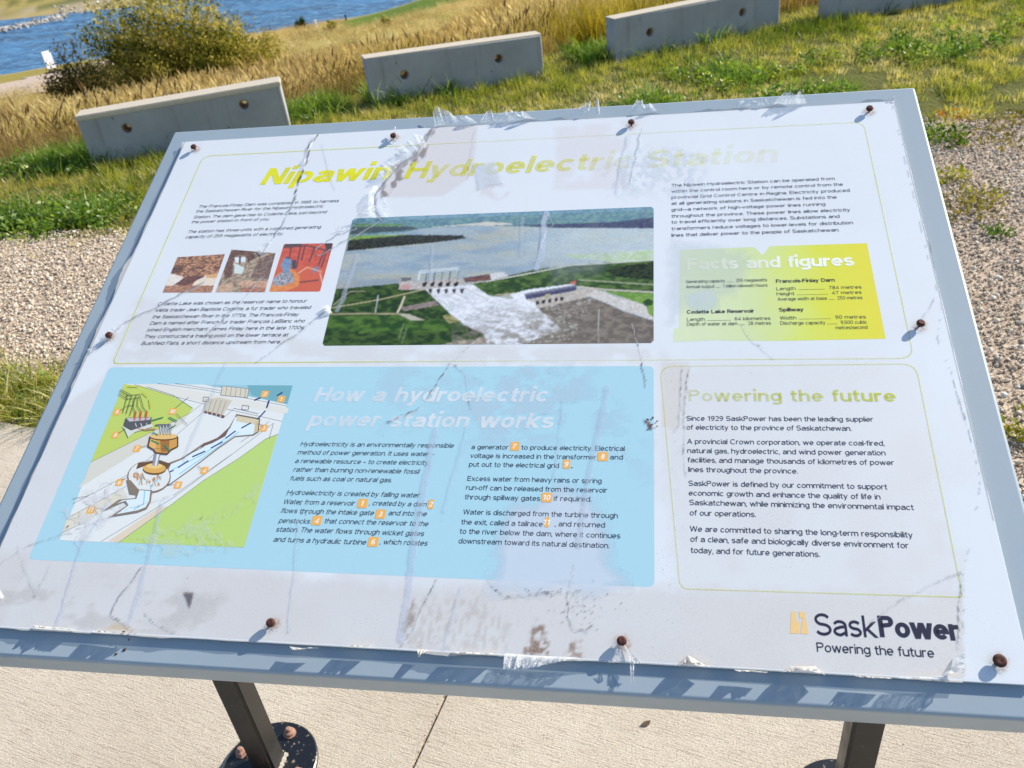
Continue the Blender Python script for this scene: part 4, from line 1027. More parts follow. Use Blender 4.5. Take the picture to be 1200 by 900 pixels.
# ---- colour-attribute print (photographs and the drawing)
def attr_print(name):
    n = NT(name); a = n.new('ShaderNodeAttribute'); a.attribute_name = 'col'; n.base(a.outputs['Color'], .4, spec=.4); return n.m
print_m = attr_print('photo_print')
def S_inv_grid(c4, nx, ny):
    """grid over a quad given in picture measures; returns plate xy and the matching measured coordinates for painting"""
    a, b, c_, d = [np.array(S(*p)) for p in c4]
    u, v = np.meshgrid(np.linspace(0, 1, nx), np.linspace(0, 1, ny))
    X = ((1 - u) * (1 - v))[..., None] * a + (u * (1 - v))[..., None] * b + (u * v)[..., None] * c_ + ((1 - u) * v)[..., None] * d
    return X, u, v
def topix(X):
    P3 = TLr + X[..., 0:1] * UX + X[..., 1:2] * UY; q = P3 @ R
    return q[..., 0] / q[..., 2] * F + 600, q[..., 1] / q[..., 2] * F + 450
class Paint:
    def __init__(s, c4, nx, ny, base):
        s.X, s.u, s.v = S_inv_grid(c4, nx, ny); s.x, s.y = topix(s.X); s.c = np.broadcast_to(np.array(srgb(base)), s.x.shape + (3,)).copy(); s.nx, s.ny = nx, ny; s.k = 0
    def blend(s, m, col):
        col = np.array(col); s.c = s.c * (1 - m[..., None]) + col * m[..., None]
    def poly(s, pts, col, col2=None, ns=.25, warp=.6, al=1.0):
        s.k += 1
        wx = s.x + (fbm(s.x * ns * 1.5 + s.k * 7, s.y * ns * 1.5, s.k, 3) - .5) * 2 * warp; wy = s.y + (fbm(s.x * ns * 1.5, s.y * ns * 1.5 + s.k * 5, s.k + 50, 3) - .5) * 2 * warp
        m = inpoly(wx, wy, pts).astype(float) * al
        if col2 is not None:
            f = sstep(.35, .68, fbm(s.x * ns, s.y * ns * 2.2, s.k + 9, 4))[..., None]; c_ = np.array(srgb(col)) * (1 - f) + np.array(srgb(col2)) * f
        else: c_ = np.array(srgb(col))
        s.blend(m, c_)
    def line(s, pts, w, col, al=1.0):
        d = dline(s.x, s.y, pts); s.blend((1 - sstep(w * .35, w * .75, d)) * al, srgb(col))
    def make(s, name, z, parent, m, rad=0):
        V = np.c_[s.X.reshape(-1, 2), np.full(s.nx * s.ny, z)]; Q = gridquads(s.nx, s.ny)[:, ::-1]
        if rad:
            U = (s.u * 1).ravel(); W_ = (s.v * 1).ravel(); cu = U[Q].mean(1); cv = W_[Q].mean(1)
            wd = np.linalg.norm(s.X[0, -1] - s.X[0, 0]); ht = np.linalg.norm(s.X[-1, 0] - s.X[0, 0])
            dx = np.maximum(rad - np.minimum(cu, 1 - cu) * wd, 0); dy = np.maximum(rad - np.minimum(cv, 1 - cv) * ht, 0)
            Q = Q[np.hypot(dx, dy) <= rad]
        return obj(name, fastmesh(name, V, Q, False, s.c.reshape(-1, 3)), m, parent)
def PA(X, Y): return (370 + X / 5, 230 + Y / 5)
def PB(X, Y): return (570 + X / 5, 230 + Y / 5)
ph = Paint([(413.5, 256), (766, 242.3), (766, 402), (377.5, 405.2)], 460, 200, (160, 174, 180))
yy = (ph.y - 258) / 80
ph.blend(sstep(.4, .7, fbm(ph.x / 50, ph.y / 9, 3, 4)) * .7, srgb(176, 176, 160)); ph.blend(sstep(.45, .7, fbm(ph.x / 30 + 9, ph.y / 5, 13, 4)) * .6, srgb(130, 154, 176))
ph.blend(sstep(430, 540, (ph.y - 230) * 5) * (ph.x < 470) * .4, srgb(150, 142, 132))
ph.blend(sstep(560, 700, ph.x) * (1 - sstep(300, 318, ph.y)) * .6, srgb(200, 212, 212))
ph.poly([PA(200, 110), PB(1000, 40), PB(1000, 188), PB(400, 186), PB(180, 178), PB(0, 172), PA(1000, 170), PA(640, 186), PA(520, 212), PA(190, 240)], (84, 122, 138), (118, 154, 146), .3)
ph.poly([PA(200, 110), PB(1000, 40), PB(1000, 82), PA(200, 150)], (124, 160, 176), (92, 134, 148), .3)
ph.poly([PA(215, 175), PA(560, 178), PA(610, 190), PA(480, 205), PA(200, 224)], (44, 56, 64), (70, 82, 70), .4)
ph.poly([PA(225, 162), PA(540, 162), PA(480, 176), PA(215, 180)], (104, 142, 74), (70, 104, 74), .4)
ph.poly([PB(160, 168), PB(500, 160), PB(760, 150), PB(1000, 122), PB(1000, 188), PB(400, 186)], (46, 52, 84), (84, 84, 112), .4)
ph.poly([PA(640, 184), PA(900, 162), PB(0, 150), PB(140, 158), PB(160, 168), PB(0, 172), PA(900, 172)], (206, 200, 186))
ph.poly([PA(200, 232), PA(540, 224), PA(540, 240), PA(195, 262)], (132, 166, 52), (110, 140, 60), .3)
ph.poly([PA(195, 256), PA(360, 242), PA(540, 226), PA(860, 228), PA(884, 246), PA(700, 270), PA(500, 290), PA(180, 322)], (18, 24, 18), (66, 64, 44), .6, 1.0)
ph.poly([PA(120, 545), PA(490, 510), PA(560, 520), PA(640, 545), PA(760, 660), PA(800, 700), PA(870, 760), PA(965, 790), PA(1040, 830), PA(900, 880), PA(20, 880)], (36, 60, 30), (72, 96, 44), .16)
ph.poly([PA(60, 700), PA(420, 700), PA(800, 740), PA(900, 790), PA(300, 800), PA(50, 780)], (84, 116, 48), (42, 74, 32), .10, 4)
ph.poly([PA(480, 655), PA(700, 612), PA(725, 640), PA(520, 672)], (150, 136, 130), (120, 108, 100))
ph.poly([PA(480, 690), PA(540, 690), PA(640, 725), PA(560, 728)], (186, 178, 160))
ph.poly([PA(740, 700), PA(850, 690), PA(880, 730), PA(780, 745)], (170, 156, 120), (120, 130, 60))
ph.poly([PA(740, 870), PA(840, 845), PA(930, 840), PA(1000, 810), PA(1040, 860), PA(900, 880)], (180, 168, 150), (120, 112, 100), .5)
ph.poly([PA(850, 752), PA(930, 770), PA(1000, 800), PA(920, 800)], (28, 40, 22), (60, 70, 40), .6)
ph.line([PA(90, 655), PA(380, 605), PA(640, 545)], .9, (190, 180, 140)); ph.line([PA(80, 692), PA(300, 688), PA(480, 690)], 1.2, (180, 168, 136))
ph.line([PA(350, 680), PA(366, 580)], .9, (190, 200, 200)); ph.line([PA(480, 680), PA(500, 640), PA(520, 590)], 2, (206, 196, 176))
ph.line([PA(100, 640), PA(200, 560), PA(290, 556)], .8, (170, 160, 130)); ph.line([PA(486, 840), PA(515, 745)], .6, (130, 150, 110)); ph.line([PA(505, 860), PA(535, 770)], .6, (130, 150, 110))
ph.poly([PA(905, 515), PA(1000, 500), PB(0, 495), PB(290, 428), PB(600, 393), PB(1000, 372), PB(1000, 600), PB(650, 548), PB(520, 522), PB(150, 572), PB(0, 592), PA(1000, 572)], (44, 70, 36), (88, 114, 56), .16)
ph.poly([PB(450, 345), PB(700, 330), PB(1000, 315), PB(1000, 372), PB(720, 385), PB(500, 360)], (176, 200, 150), (196, 206, 196), .3)
ph.poly([PB(690, 440), PB(840, 400), PB(1000, 392), PB(1000, 490), PB(760, 472)], (20, 28, 22), (50, 64, 36), .3, 1.5)
ph.line([PB(0, 500), PB(290, 445), PB(490, 405), PB(1000, 373)], 1.2, (206, 206, 196)); ph.line([PB(540, 490), PB(760, 505), PB(1000, 520)], .9, (176, 180, 150)); ph.line([PB(540, 530), PB(700, 548), PB(1000, 564)], 1.5, (200, 194, 178)); ph.line([PB(50, 580), PB(160, 568)], 1.1, (190, 170, 140))
ph.poly([PA(640, 545), PA(870, 520), PA(920, 515), PA(1010, 580), PB(0, 578), PB(120, 600), PB(230, 598), PB(300, 655), PB(520, 800), PB(400, 870), PA(1010, 870), PA(980, 800), PA(900, 770), PA(790, 690)], (226, 228, 232), (204, 208, 214), .2)
ph.poly([PB(300, 655), PB(400, 625), PB(560, 590), PB(600, 590), PB(690, 622), PB(800, 672), PB(940, 722), PB(1000, 728), PB(1000, 870), PB(200, 870), PB(440, 780)], (106, 98, 90), (134, 124, 112), .2)
fo = (fbm(ph.x / 5, ph.y / 2.4, 71, 4) > .5) & inpoly(ph.x, ph.y, [PA(860, 690), PB(0, 640), PB(330, 660), PB(620, 600), PB(640, 660), PB(480, 760), PB(420, 870), PA(900, 870)])
g0 = (np.abs(fbm(ph.x / 6, ph.y / 3, 72, 3) - .5) > .055) & fo; ph.blend(g0 * .35, srgb(134, 124, 114))
tl_ = (ph.y - 352) / 45 + (ph.x - 540) / 160; ph.blend(inpoly(ph.x, ph.y, [PA(790, 650), PB(0, 600), PB(300, 655), PB(520, 780), PB(420, 870), PA(800, 870)]) * np.clip(sstep(.1, 1.5, tl_) * sstep(.40, .60, fbm(ph.x / 9, ph.y / 3.4, 77, 5)), 0, 1) * .85, srgb(132, 124, 114))
ph.c *= (1 + .16 * (fbm(ph.x / 16, ph.y / 3, 79, 4) - .5))[..., None]; 
fo2 = (np.abs(fbm(ph.x / 7, ph.y / 3.2, 73, 3) - .5) < .03) & inpoly(ph.x, ph.y, [PB(250, 640), PB(620, 600), PB(560, 740), PB(480, 860), PB(0, 860)]); ph.blend(fo2 * .6, srgb(206, 206, 198))
ph.poly([PA(488, 548), PA(490, 512), PA(500, 476), PA(560, 474), PA(562, 500), PA(600, 498), PA(850, 480), PA(872, 520), PA(640, 546)], (196, 188, 180), (172, 164, 160), .4, .3)
ph.poly([PA(500, 478), PA(560, 476), PA(560, 496), PA(500, 500)], (110, 110, 116), warp=.2); ph.poly([PA(505, 520), PA(552, 518), PA(552, 545), PA(505, 548)], (196, 150, 146), warp=.2)
for X in (638, 685, 730, 776, 822):
    ph.poly([PA(X - 15, 512), PA(X + 8, 500), PA(X + 16, 502), PA(X + 8, 528), PA(X - 12, 530)], (42, 44, 46), warp=.2)
    ph.poly([PA(X + 22, 545), PA(X + 46, 540), PA(X + 42, 566), PA(X + 30, 572)], (64, 56, 54), warp=.2)
    ph.line([PA(X + 6, 495), PA(X + 14, 440)], 1.0, (90, 100, 112))
ph.poly([PA(600, 492), PA(610, 445), PA(835, 424), PA(830, 480), PA(826, 432), PA(615, 452), PA(608, 492)], (196, 206, 210), warp=.15)
ph.line([PA(598, 490), PA(608, 438), PA(838, 418)], .8, (220, 224, 226))
ph.poly([PA(862, 480), PA(1000, 458), PB(60, 452), PB(120, 470), PB(60, 490), PA(880, 505)], (104, 70, 66), (128, 98, 90), .4, .3)
ph.poly([PB(20, 455), PB(100, 442), PB(128, 468), PB(30, 494)], (206, 206, 206), warp=.3)
for a_, b_ in (((660, 560), (770, 640)), ((740, 575), (850, 610)), ((800, 560), (900, 605)), ((860, 535), (1000, 600))): ph.line([PA(*a_), PA(*b_)], .7, (176, 170, 164))
ph.poly([PA(780, 615), PA(815, 620), PA(800, 680), PA(775, 670)], (200, 206, 206), warp=.2)
ph.poly([PB(225, 600), PB(525, 545), PB(640, 540), PB(655, 552), PB(600, 590), PB(300, 658), PB(290, 630)], (176, 168, 158), (196, 188, 178), .4, .3)
ph.poly([PB(140, 575), PB(240, 548), PB(500, 514), PB(528, 524), PB(225, 580), PB(232, 605), PB(290, 628), PB(296, 656), PB(160, 600)], (226, 228, 232), warp=.3)
ph.poly([PB(222, 578), PB(526, 524), PB(528, 552), PB(235, 606)], (62, 58, 88), (92, 92, 124), .7, .2)
ph.poly([PB(222, 570), PB(526, 518), PB(526, 530), PB(222, 584)], (120, 124, 140), warp=.2); ph.poly([PB(345, 575), PB(375, 570), PB(375, 595), PB(345, 600)], (166, 166, 130), warp=.2)
for X in (300, 335, 372, 410, 442): ph.poly([PB(X - 11, 614 - (X - 300) * .16), PB(X + 9, 611 - (X - 300) * .16), PB(X + 9, 632 - (X - 300) * .16), PB(X - 9, 637 - (X - 300) * .16)], (44, 42, 48), warp=.2)
ph.poly([PB(490, 500), PB(524, 496), PB(524, 516), PB(492, 516)], (190, 100, 84), warp=.2)
ph.poly([PB(585, 580), PB(640, 553), PB(690, 560), PB(760, 592), PB(860, 610), PB(940, 648), PB(975, 690), PB(1000, 735), PB(900, 700), PB(800, 668), PB(690, 620)], (214, 210, 206), (188, 182, 174), .6, .6)
ph.poly([PB(690, 556), PB(1000, 572), PB(1000, 720), PB(950, 690), PB(935, 640), PB(820, 600)], (96, 140, 52), (132, 164, 84), .4, .5)
ph.poly([PB(915, 620), PB(945, 600), PB(980, 612), PB(970, 640), PB(930, 642)], (44, 74, 34))
ph.line([PB(660, 665), PB(655, 860)], .7, (206, 214, 206), .8)
def soften(p, k=1):
    for _ in range(k):
        c_ = p.c; q = c_.copy(); q[1:-1, 1:-1] = (c_[1:-1, 1:-1] * 4 + c_[:-2, 1:-1] * 2 + c_[2:, 1:-1] * 2 + c_[1:-1, :-2] * 2 + c_[1:-1, 2:] * 2 + c_[:-2, :-2] + c_[2:, 2:] + c_[:-2, 2:] + c_[2:, :-2]) / 16; p.c = q
soften(ph, 1)
ph.c *= (.80 + .40 * fbm(ph.x * .9, ph.y * 1.5, 500, 3))[..., None]
ph.blend((1 - sstep(242, 300, ph.y + (ph.x - 400) * .035)) * .16, srgb(170, 190, 206));
ph.c += (RNG.random(ph.x.shape)[..., None] - .5) * .05 * ph.c
ph.make('landscape_photo', Z2, plate, print_m, .006)

def smallphoto(c4, fn, clipfn=None):
    p = Paint(c4, 110, 92, (200, 190, 175)); fn(p); soften(p, 1); p.c *= (.84 + .32 * fbm(p.x * 1.3, p.y * 1.3, 501, 2))[..., None]; p.blend(np.full(p.x.shape, .08), srgb(200, 200, 205))
    o = p.make('small_photo', Z2, plate, print_m, .003 if clipfn is None else 0)
    return p
def PC(X, Y): return (200 + X / 6, 220 + Y / 6)
def f1(p):
    p.c[:] = srgb(150, 92, 62)
    p.poly([PC(-60, 480), PC(390, 460), PC(390, 640), PC(-60, 640)], (92, 48, 34), (204, 150, 108), .55, 1)
    p.poly([PC(-60, 560), PC(100, 560), PC(60, 600), PC(-60, 600)], (60, 34, 28), (130, 84, 60), .7)
    p.poly([PC(-60, 590), PC(90, 625), PC(60, 690), PC(-60, 690)], (226, 214, 200), (236, 226, 214)); p.poly([PC(170, 660), PC(250, 615), PC(330, 615), PC(330, 650), PC(310, 690), PC(150, 690)], (228, 214, 200), (238, 214, 180))
    p.poly([PC(250, 612), PC(340, 600), PC(325, 636), PC(250, 636)], (214, 164, 110)); p.poly([PC(20, 685), PC(110, 625), PC(190, 615), PC(240, 625), PC(100, 690)], (70, 34, 28), (130, 80, 60), .6)
    p.poly([PC(-60, 688), PC(320, 688), PC(300, 745), PC(-60, 745)], (140, 84, 60), (196, 150, 116), .7)
def f2(p):
    p.c[:] = srgb(196, 178, 150); p.poly([PC(380, 380), PC(760, 380), PC(760, 760), PC(300, 760)], (186, 168, 140), (120, 96, 76), .5, 1)
    p.poly([PC(410, 440), PC(580, 432), PC(590, 500), PC(545, 525), PC(530, 480), PC(470, 475), PC(440, 520), PC(430, 620), PC(385, 650), PC(370, 560)], (74, 46, 40), (130, 88, 66), .6, .8)
    p.poly([PC(450, 490), PC(530, 490), PC(525, 525), PC(455, 525)], (220, 228, 228)); p.line([PC(488, 485), PC(486, 528)], 2, (50, 36, 34))
    p.poly([PC(445, 530), PC(520, 560), PC(500, 610), PC(450, 600)], (206, 220, 212)); p.poly([PC(620, 500), PC(760, 450), PC(700, 640), PC(560, 640)], (84, 62, 56), (150, 122, 104), .7)
    p.poly([PC(590, 440), PC(650, 430), PC(665, 470), PC(620, 480)], (70, 60, 56)); p.poly([PC(480, 655), PC(690, 655), PC(670, 700), PC(480, 690)], (214, 180, 150), (180, 120, 90), .8); p.poly([PC(500, 700), PC(665, 700), PC(655, 740), PC(490, 740)], (140, 78, 58), (196, 140, 110), .8)
    p.poly([PC(310, 690), PC(440, 670), PC(430, 735), PC(310, 735)], (180, 140, 110), (210, 180, 150), .8)
def f3(p):
    p.c[:] = srgb(206, 88, 52); p.poly([PC(800, 390), PC(1150, 390), PC(1100, 560), PC(860, 540), PC(780, 500)], (214, 84, 58), (190, 70, 46), .2)
    p.line([PC(790, 420), PC(960, 408), PC(1130, 450)], 1.6, (90, 50, 46)); 
    for a_, b_ in (((850, 395), (835, 500)), ((918, 395), (885, 560)), ((945, 410), (920, 510)), ((1010, 430), (975, 520)), ((1080, 450), (1040, 540)), ((1110, 400), (1060, 560))): p.line([PC(*a_), PC(*b_)], 1.5, (74, 46, 48))
    p.poly([PC(1080, 385), PC(1145, 385), PC(1130, 440), PC(1090, 430)], (60, 40, 40)); p.poly([PC(800, 395), PC(920, 392), PC(915, 412), PC(800, 420)], (80, 58, 60))
    p.poly([PC(690, 700), PC(760, 600), PC(860, 570), PC(910, 620), PC(900, 690), PC(780, 740), PC(690, 740)], (226, 142, 62), (214, 120, 56)); p.poly([PC(720, 640), PC(790, 590), PC(860, 600), PC(870, 660), PC(790, 690), PC(720, 690)], (90, 80, 84), (190, 196, 204), 1.1, .8)
    p.poly([PC(775, 550), PC(800, 495), PC(835, 488), PC(850, 520), PC(835, 600), PC(800, 600)], (120, 156, 186), (92, 122, 156), .6); p.poly([PC(800, 490), PC(820, 483), PC(840, 492), PC(830, 505)], (60, 60, 76)); p.poly([PC(850, 510), PC(885, 510), PC(880, 570), PC(855, 575)], (50, 56, 72))
    p.poly([PC(990, 570), PC(1030, 555), PC(1045, 575), PC(1010, 600)], (90, 130, 166)); p.line([PC(900, 600), PC(960, 560), PC(1060, 590)], 1.1, (232, 170, 140)); p.line([PC(910, 665), PC(1040, 650)], 1.6, (110, 50, 40)); p.line([PC(1050, 600), PC(1070, 680)], 1.0, (240, 190, 170))
smallphoto([(208, 301.5), (263.7, 297.8), (248, 342.8), (190.5, 343)], f1, 1)
smallphoto([(271.5, 292.5), (323, 296.7), (310.5, 342.5), (252.5, 342.5)], f2, 1)
smallphoto([(333, 286), (390.5, 285), (375, 341.7), (315.5, 341.8)], f3)

# drawing of the station, in flat layers
def PD_(X, Y): return (60 + X / 3.914, 430 + Y / 3.913)
DV = []; DF = []; DC = []; DZ = [Z2]
def dpoly(pts, col, px=True):
    DZ[0] += .0000035; b = len(DV); q = [S(*PD_(*p)) for p in pts] if px else pts
    DV.extend([(a_, b_, DZ[0]) for a_, b_ in q]); fc = list(range(b, b + len(q))); DF.append(fixw(DV, [fc])[0]); DC.append(srgb(col))
def dl(pts, w=.00055, col=(96, 90, 88)):
    for s_ in strokes([S(*PD_(*p)) for p in pts], w): dpoly(s_, col, False)
def ell(cx, cy, rx, ry, col, k=22, a0=0, a1=6.2832): dpoly([(cx + rx * math.cos(a0 + (a1 - a0) * i / k), cy + ry * math.sin(a0 + (a1 - a0) * i / k)) for i in range(k)], col)
dpoly([(335, 78), (1108, 85), (885, 828), (38, 795)], (226, 228, 224))
dpoly([(335, 78), (430, 92), (560, 135), (650, 190), (632, 215), (440, 310), (182, 437)], (192, 208, 104))
dpoly([(1040, 308), (985, 330), (860, 420), (700, 520), (540, 640), (310, 805), (885, 828)], (186, 212, 120))
dpoly([(700, 82), (1108, 85), (1083, 172), (905, 135), (780, 96)], (140, 190, 200)); dpoly([(900, 84), (1108, 85), (1083, 172), (920, 130)], (116, 172, 182)); dpoly([(780, 84), (900, 84), (905, 120), (800, 98)], (150, 200, 210))
dpoly([(380, 80), (480, 78), (1090, 190), (1082, 215), (560, 135)], (224, 222, 212)); dpoly([(182, 437), (632, 215), (600, 262), (120, 560), (150, 520)], (214, 212, 198)); dpoly([(75, 690), (330, 560), (350, 600), (50, 760)], (222, 216, 196)); dpoly([(310, 805), (540, 640), (500, 640), (260, 800)], (224, 208, 184))
for p in ([(380, 80), (560, 135), (700, 170), (1060, 250)], [(490, 76), (700, 105), (1083, 180)], [(570, 76), (790, 110)], [(182, 437), (632, 215), (690, 172)], [(100, 628), (380, 480), (700, 205)], [(80, 690), (345, 548)], [(230, 800), (560, 600), (905, 345), (1020, 258)], [(310, 805), (540, 640), (700, 520), (860, 420), (985, 330), (1040, 308)], [(440, 92), (560, 130), (650, 190)],
          [(870, 345), (950, 290), (1000, 250)], [(560, 590), (830, 400)], [(1020, 258), (1000, 330)], [(700, 205), (790, 235), (840, 190), (950, 215)], [(180, 700), (50, 760)]): dl(p)
dpoly([(785, 88), (907, 100), (900, 142), (778, 130)], (214, 206, 186)); dl([(785, 88), (907, 100), (900, 142), (778, 130), (785, 88)], .0006)
for i in range(5): dl([(806 + i * 22, 90 + i * 2), (800 + i * 22, 132 + i * 2)], .0005)
dpoly([(705, 150), (770, 140), (830, 155), (785, 225), (700, 205)], (206, 198, 178))
for i in range(5): dl([(715 + i * 22, 148 + i * 2), (700 + i * 20, 200 + i * 5)], .0005); dpoly([(702 + i * 20, 200 + i * 5), (716 + i * 20, 203 + i * 5), (714 + i * 20, 214 + i * 5), (700 + i * 20, 211 + i * 5)], (120, 84, 74))
for q in ([(700, 138), (724, 140), (720, 160), (696, 158), (700, 138)], [(878, 176), (908, 180), (904, 198), (874, 194), (878, 176)]): dl(q, .0006)
out = [(850, 218), (958, 238), (950, 300), (925, 315), (845, 322), (765, 378), (645, 470), (548, 540), (500, 560), (540, 440), (600, 418), (700, 350), (760, 330), (818, 275)]
dpoly(out, (138, 122, 106)); dpoly([(844, 230), (950, 250), (944, 298), (922, 310), (843, 317), (762, 373), (642, 466), (546, 535), (506, 550), (550, 446), (604, 424), (702, 357), (764, 336), (822, 281)], (220, 234, 238))
dpoly([(852, 224), (954, 243), (950, 268), (848, 250)], (214, 202, 170)); dpoly([(936, 250), (953, 246), (947, 298), (930, 304)], (206, 190, 150)); dl([(850, 218), (958, 238), (950, 300), (925, 315)], .0009)
dpoly([(700, 352), (762, 326), (820, 278), (800, 318), (740, 350), (680, 372)], (120, 94, 86)); dl([(600, 418), (650, 392), (700, 366)], .0012, (120, 90, 70))
for p in ([(560, 470), (700, 400), (840, 300)], [(590, 490), (720, 400), (860, 300)]): dl(p, .0016, (150, 206, 224))
for p in (((915, 258), (875, 280)), ((845, 295), (802, 327)), ((785, 345), (735, 372)), ((705, 388), (650, 412)), ((628, 432), (584, 461)), ((560, 475), (515, 496)), ((480, 494), (430, 488)), ((1000, 155), (990, 186)), ((982, 203), (947, 240)), ((960, 142), (935, 152)), ((1060, 118), (1040, 130))): dl(p, .0022, (50, 70, 120))
ell(450, 505, 100, 75, (138, 122, 106)); ell(450, 502, 95, 70, (226, 228, 222)); dpoly([(345, 520), (360, 585), (400, 590), (400, 560), (365, 520)], (138, 122, 106)); dpoly([(400, 440), (500, 428), (550, 445), (530, 470), (440, 452), (390, 470)], (110, 84, 60))
rg = random.Random(4)
for i in range(46): 
    a_ = rg.uniform(0, 3.6); r_ = rg.uniform(.35, .85); X = 450 + 85 * r_ * math.cos(a_); Y = 500 + 58 * r_ * math.sin(a_) - 6; dl([(X, Y), (X + rg.uniform(-8, 8), Y + rg.uniform(8, 20))], .0013, (214, 140, 70) if i % 3 else (140, 200, 214))
dpoly([(398, 562), (465, 566), (458, 620), (440, 652), (400, 668), (266, 690), (350, 635), (335, 620), (236, 664), (310, 610), (388, 602)], (138, 122, 106)); dpoly([(406, 566), (456, 570), (450, 616), (434, 644), (398, 658), (300, 676), (356, 636), (344, 614), (300, 628), (330, 612), (392, 606)], (220, 234, 236))
dl([(430, 570), (425, 630), (380, 655)], .0018, (150, 206, 224))
ell(475, 470, 54, 26, (120, 84, 44)); ell(475, 466, 52, 22, (222, 174, 96)); ell(475, 455, 36, 12, (236, 200, 130))
dpoly([(476, 398), (502, 402), (490, 456), (464, 452)], (150, 150, 156)); dpoly([(486, 400), (496, 402), (484, 455), (476, 453)], (226, 228, 230))
dpoly([(452, 322), (584, 322), (584, 368), (556, 382), (534, 404), (480, 400), (470, 384), (442, 368)], (90, 58, 34)); dpoly([(458, 326), (578, 326), (578, 365), (552, 377), (530, 398), (484, 394), (474, 380), (448, 364)], (210, 158, 84)); dpoly([(500, 330), (545, 330), (540, 390), (505, 390)], (164, 112, 60)); dpoly([(458, 326), (480, 328), (482, 388), (474, 380), (450, 362)], (226, 180, 110)); ell(517, 322, 66, 17, (110, 76, 40)); ell(517, 319, 62, 14, (230, 190, 122))
dl([(462, 376), (560, 378)], .0006); dl([(480, 392), (535, 396)], .0006)
for X in (500, 515, 530, 545): dl([(480, 268), (X, 266), (X + 5, 280), (X, 312)], .0022, (110, 110, 116)); dl([(X, 270), (X + 3, 284), (X - 1, 310)], .0009, (224, 226, 228))
dpoly([(325, 270), (365, 292), (460, 262), (470, 275), (385, 300), (355, 325), (340, 290)], (214, 214, 206)); dpoly([(345, 235), (462, 232), (458, 262), (368, 292), (335, 268)], (92, 92, 94)); dpoly([(345, 235), (462, 232), (452, 244), (360, 252)], (190, 190, 192)); dl([(345, 235), (462, 232), (458, 262), (368, 292), (335, 268), (345, 235)], .0006)
for X in (387, 412, 438): dl([(X - 4, 244), (X + 2, 206)], .0026, (206, 92, 70)); dl([(X, 260), (X + 6, 275)], .0008, (230, 230, 230))
dl([(400, 285), (440, 290), (480, 285)], .0016, (196, 130, 110))
for p in ([(352, 128), (330, 212)], [(372, 130), (345, 216)], [(392, 130), (362, 224)], [(345, 134), (410, 126)], [(348, 148), (404, 142)], [(348, 180), (382, 176)], [(315, 110), (352, 132)], [(320, 105), (372, 132)], [(400, 140), (396, 180), (412, 204)], [(408, 130), (424, 190), (438, 204)], [(380, 150), (378, 190), (386, 206)], [(312, 125), (352, 150)]): dl(p, .0009, (84, 88, 74))
for p in ([(465, 246), (515, 232)], [(542, 232), (578, 250)], [(468, 302), (490, 314)], [(520, 360), (546, 388)], [(462, 338), (496, 354)], [(545, 284), (572, 268)]): dl(p, .0017, (40, 140, 100))
for p in ([(355, 90), (400, 92)], [(420, 118), (445, 140)], [(452, 150), (458, 190)]): dl(p, .0013, (206, 190, 60))
for p in ([(570, 190), (632, 140)], [(575, 215), (626, 266)], [(975, 270), (950, 262)], [(690, 470), (676, 455)], [(565, 540), (535, 540)], [(325, 518), (350, 510)], [(415, 368), (450, 360)], [(310, 305), (345, 284)], [(318, 200), (345, 184)], [(200, 655), (218, 680)], [(100, 605), (175, 592)]): dl(p, .0006)
obj('diagram', pmesh('diagram', DV, DF, cols=DC), print_m, plate)
th = sz(200, 540, 8.2) / 2
for X, Y, dgt in ((980, 125, '2'), (1056, 148, '1'), (975, 281, '3'), (703, 475, '4'), (582, 542, '5'), (314, 530, '6'), (394, 375, '7'), (296, 312, '8'), (303, 207, '9'), (558, 204, '10'), (183, 655, '11')):
    numtag(*PD_(X, Y), th, dgt, 1.0)

# ---- laminate film over the print: grime, creases, clear torn outline, painted per vertex
NX, NY = 680, 500
fu, fv = np.meshgrid(np.linspace(.0005, SW - .0005, NX), np.linspace(-.0005, -SH + .0005, NY))
fx, fy = topix(np.stack([fu, fv], -1))
FC = np.zeros(fu.shape + (3,)); FA = np.zeros(fu.shape); FH = np.zeros(fu.shape)
GC = np.zeros(fu.shape + (3,)); GA = np.zeros(fu.shape)
def stain(m, col, a):
    global FC, FA, GC, GA
    FC, FA, GC, GA = GC, GA, FC, FA
    over(m, col, a)
    FC, FA, GC, GA = GC, GA, FC, FA
WC = np.zeros(fu.shape + (3,)); WA = np.zeros(fu.shape)
def fade(m, col, a):
    global FC, FA, WC, WA
    FC, FA, WC, WA = WC, WA, FC, FA
    over(m, col, a)
    FC, FA, WC, WA = WC, WA, FC, FA
def over(m, col, a):
    global FC, FA
    m = np.clip(m * a, 0, 1); w_ = np.nonzero(m > 0.002)
    if not len(w_[0]): return
    mm_, fa = m[w_], FA[w_]; A_ = mm_ + fa * (1 - mm_)
    FC[w_] = (np.array(srgb(col)) * mm_[..., None] + FC[w_] * (fa * (1 - mm_))[..., None]) / A_[..., None]; FA[w_] = A_
def window(pts, pad):
    P_ = np.array(pts, float); k = (fx > P_[:, 0].min() - pad) & (fx < P_[:, 0].max() + pad) & (fy > P_[:, 1].min() - pad) & (fy < P_[:, 1].max() + pad)
    return np.nonzero(k)
def pm(pts, soft=2.0, warp=4, sc=14, seed=1):
    out = np.zeros(fx.shape); w_ = window(pts, soft + warp + 2); X, Y = fx[w_], fy[w_]
    wx = X + (fbm(X / sc, Y / sc, seed, 4) - .5) * 2 * warp; wy = Y + (fbm(X / sc + 9, Y / sc + 4, seed + 1, 4) - .5) * 2 * warp
    ins = inpoly(wx, wy, pts); d = dline(wx, wy, list(pts) + [pts[0]])
    out[w_] = np.where(ins, np.clip(.5 + d / (2 * soft), 0, 1), np.clip(.5 - d / (2 * soft), 0, 1)); return out
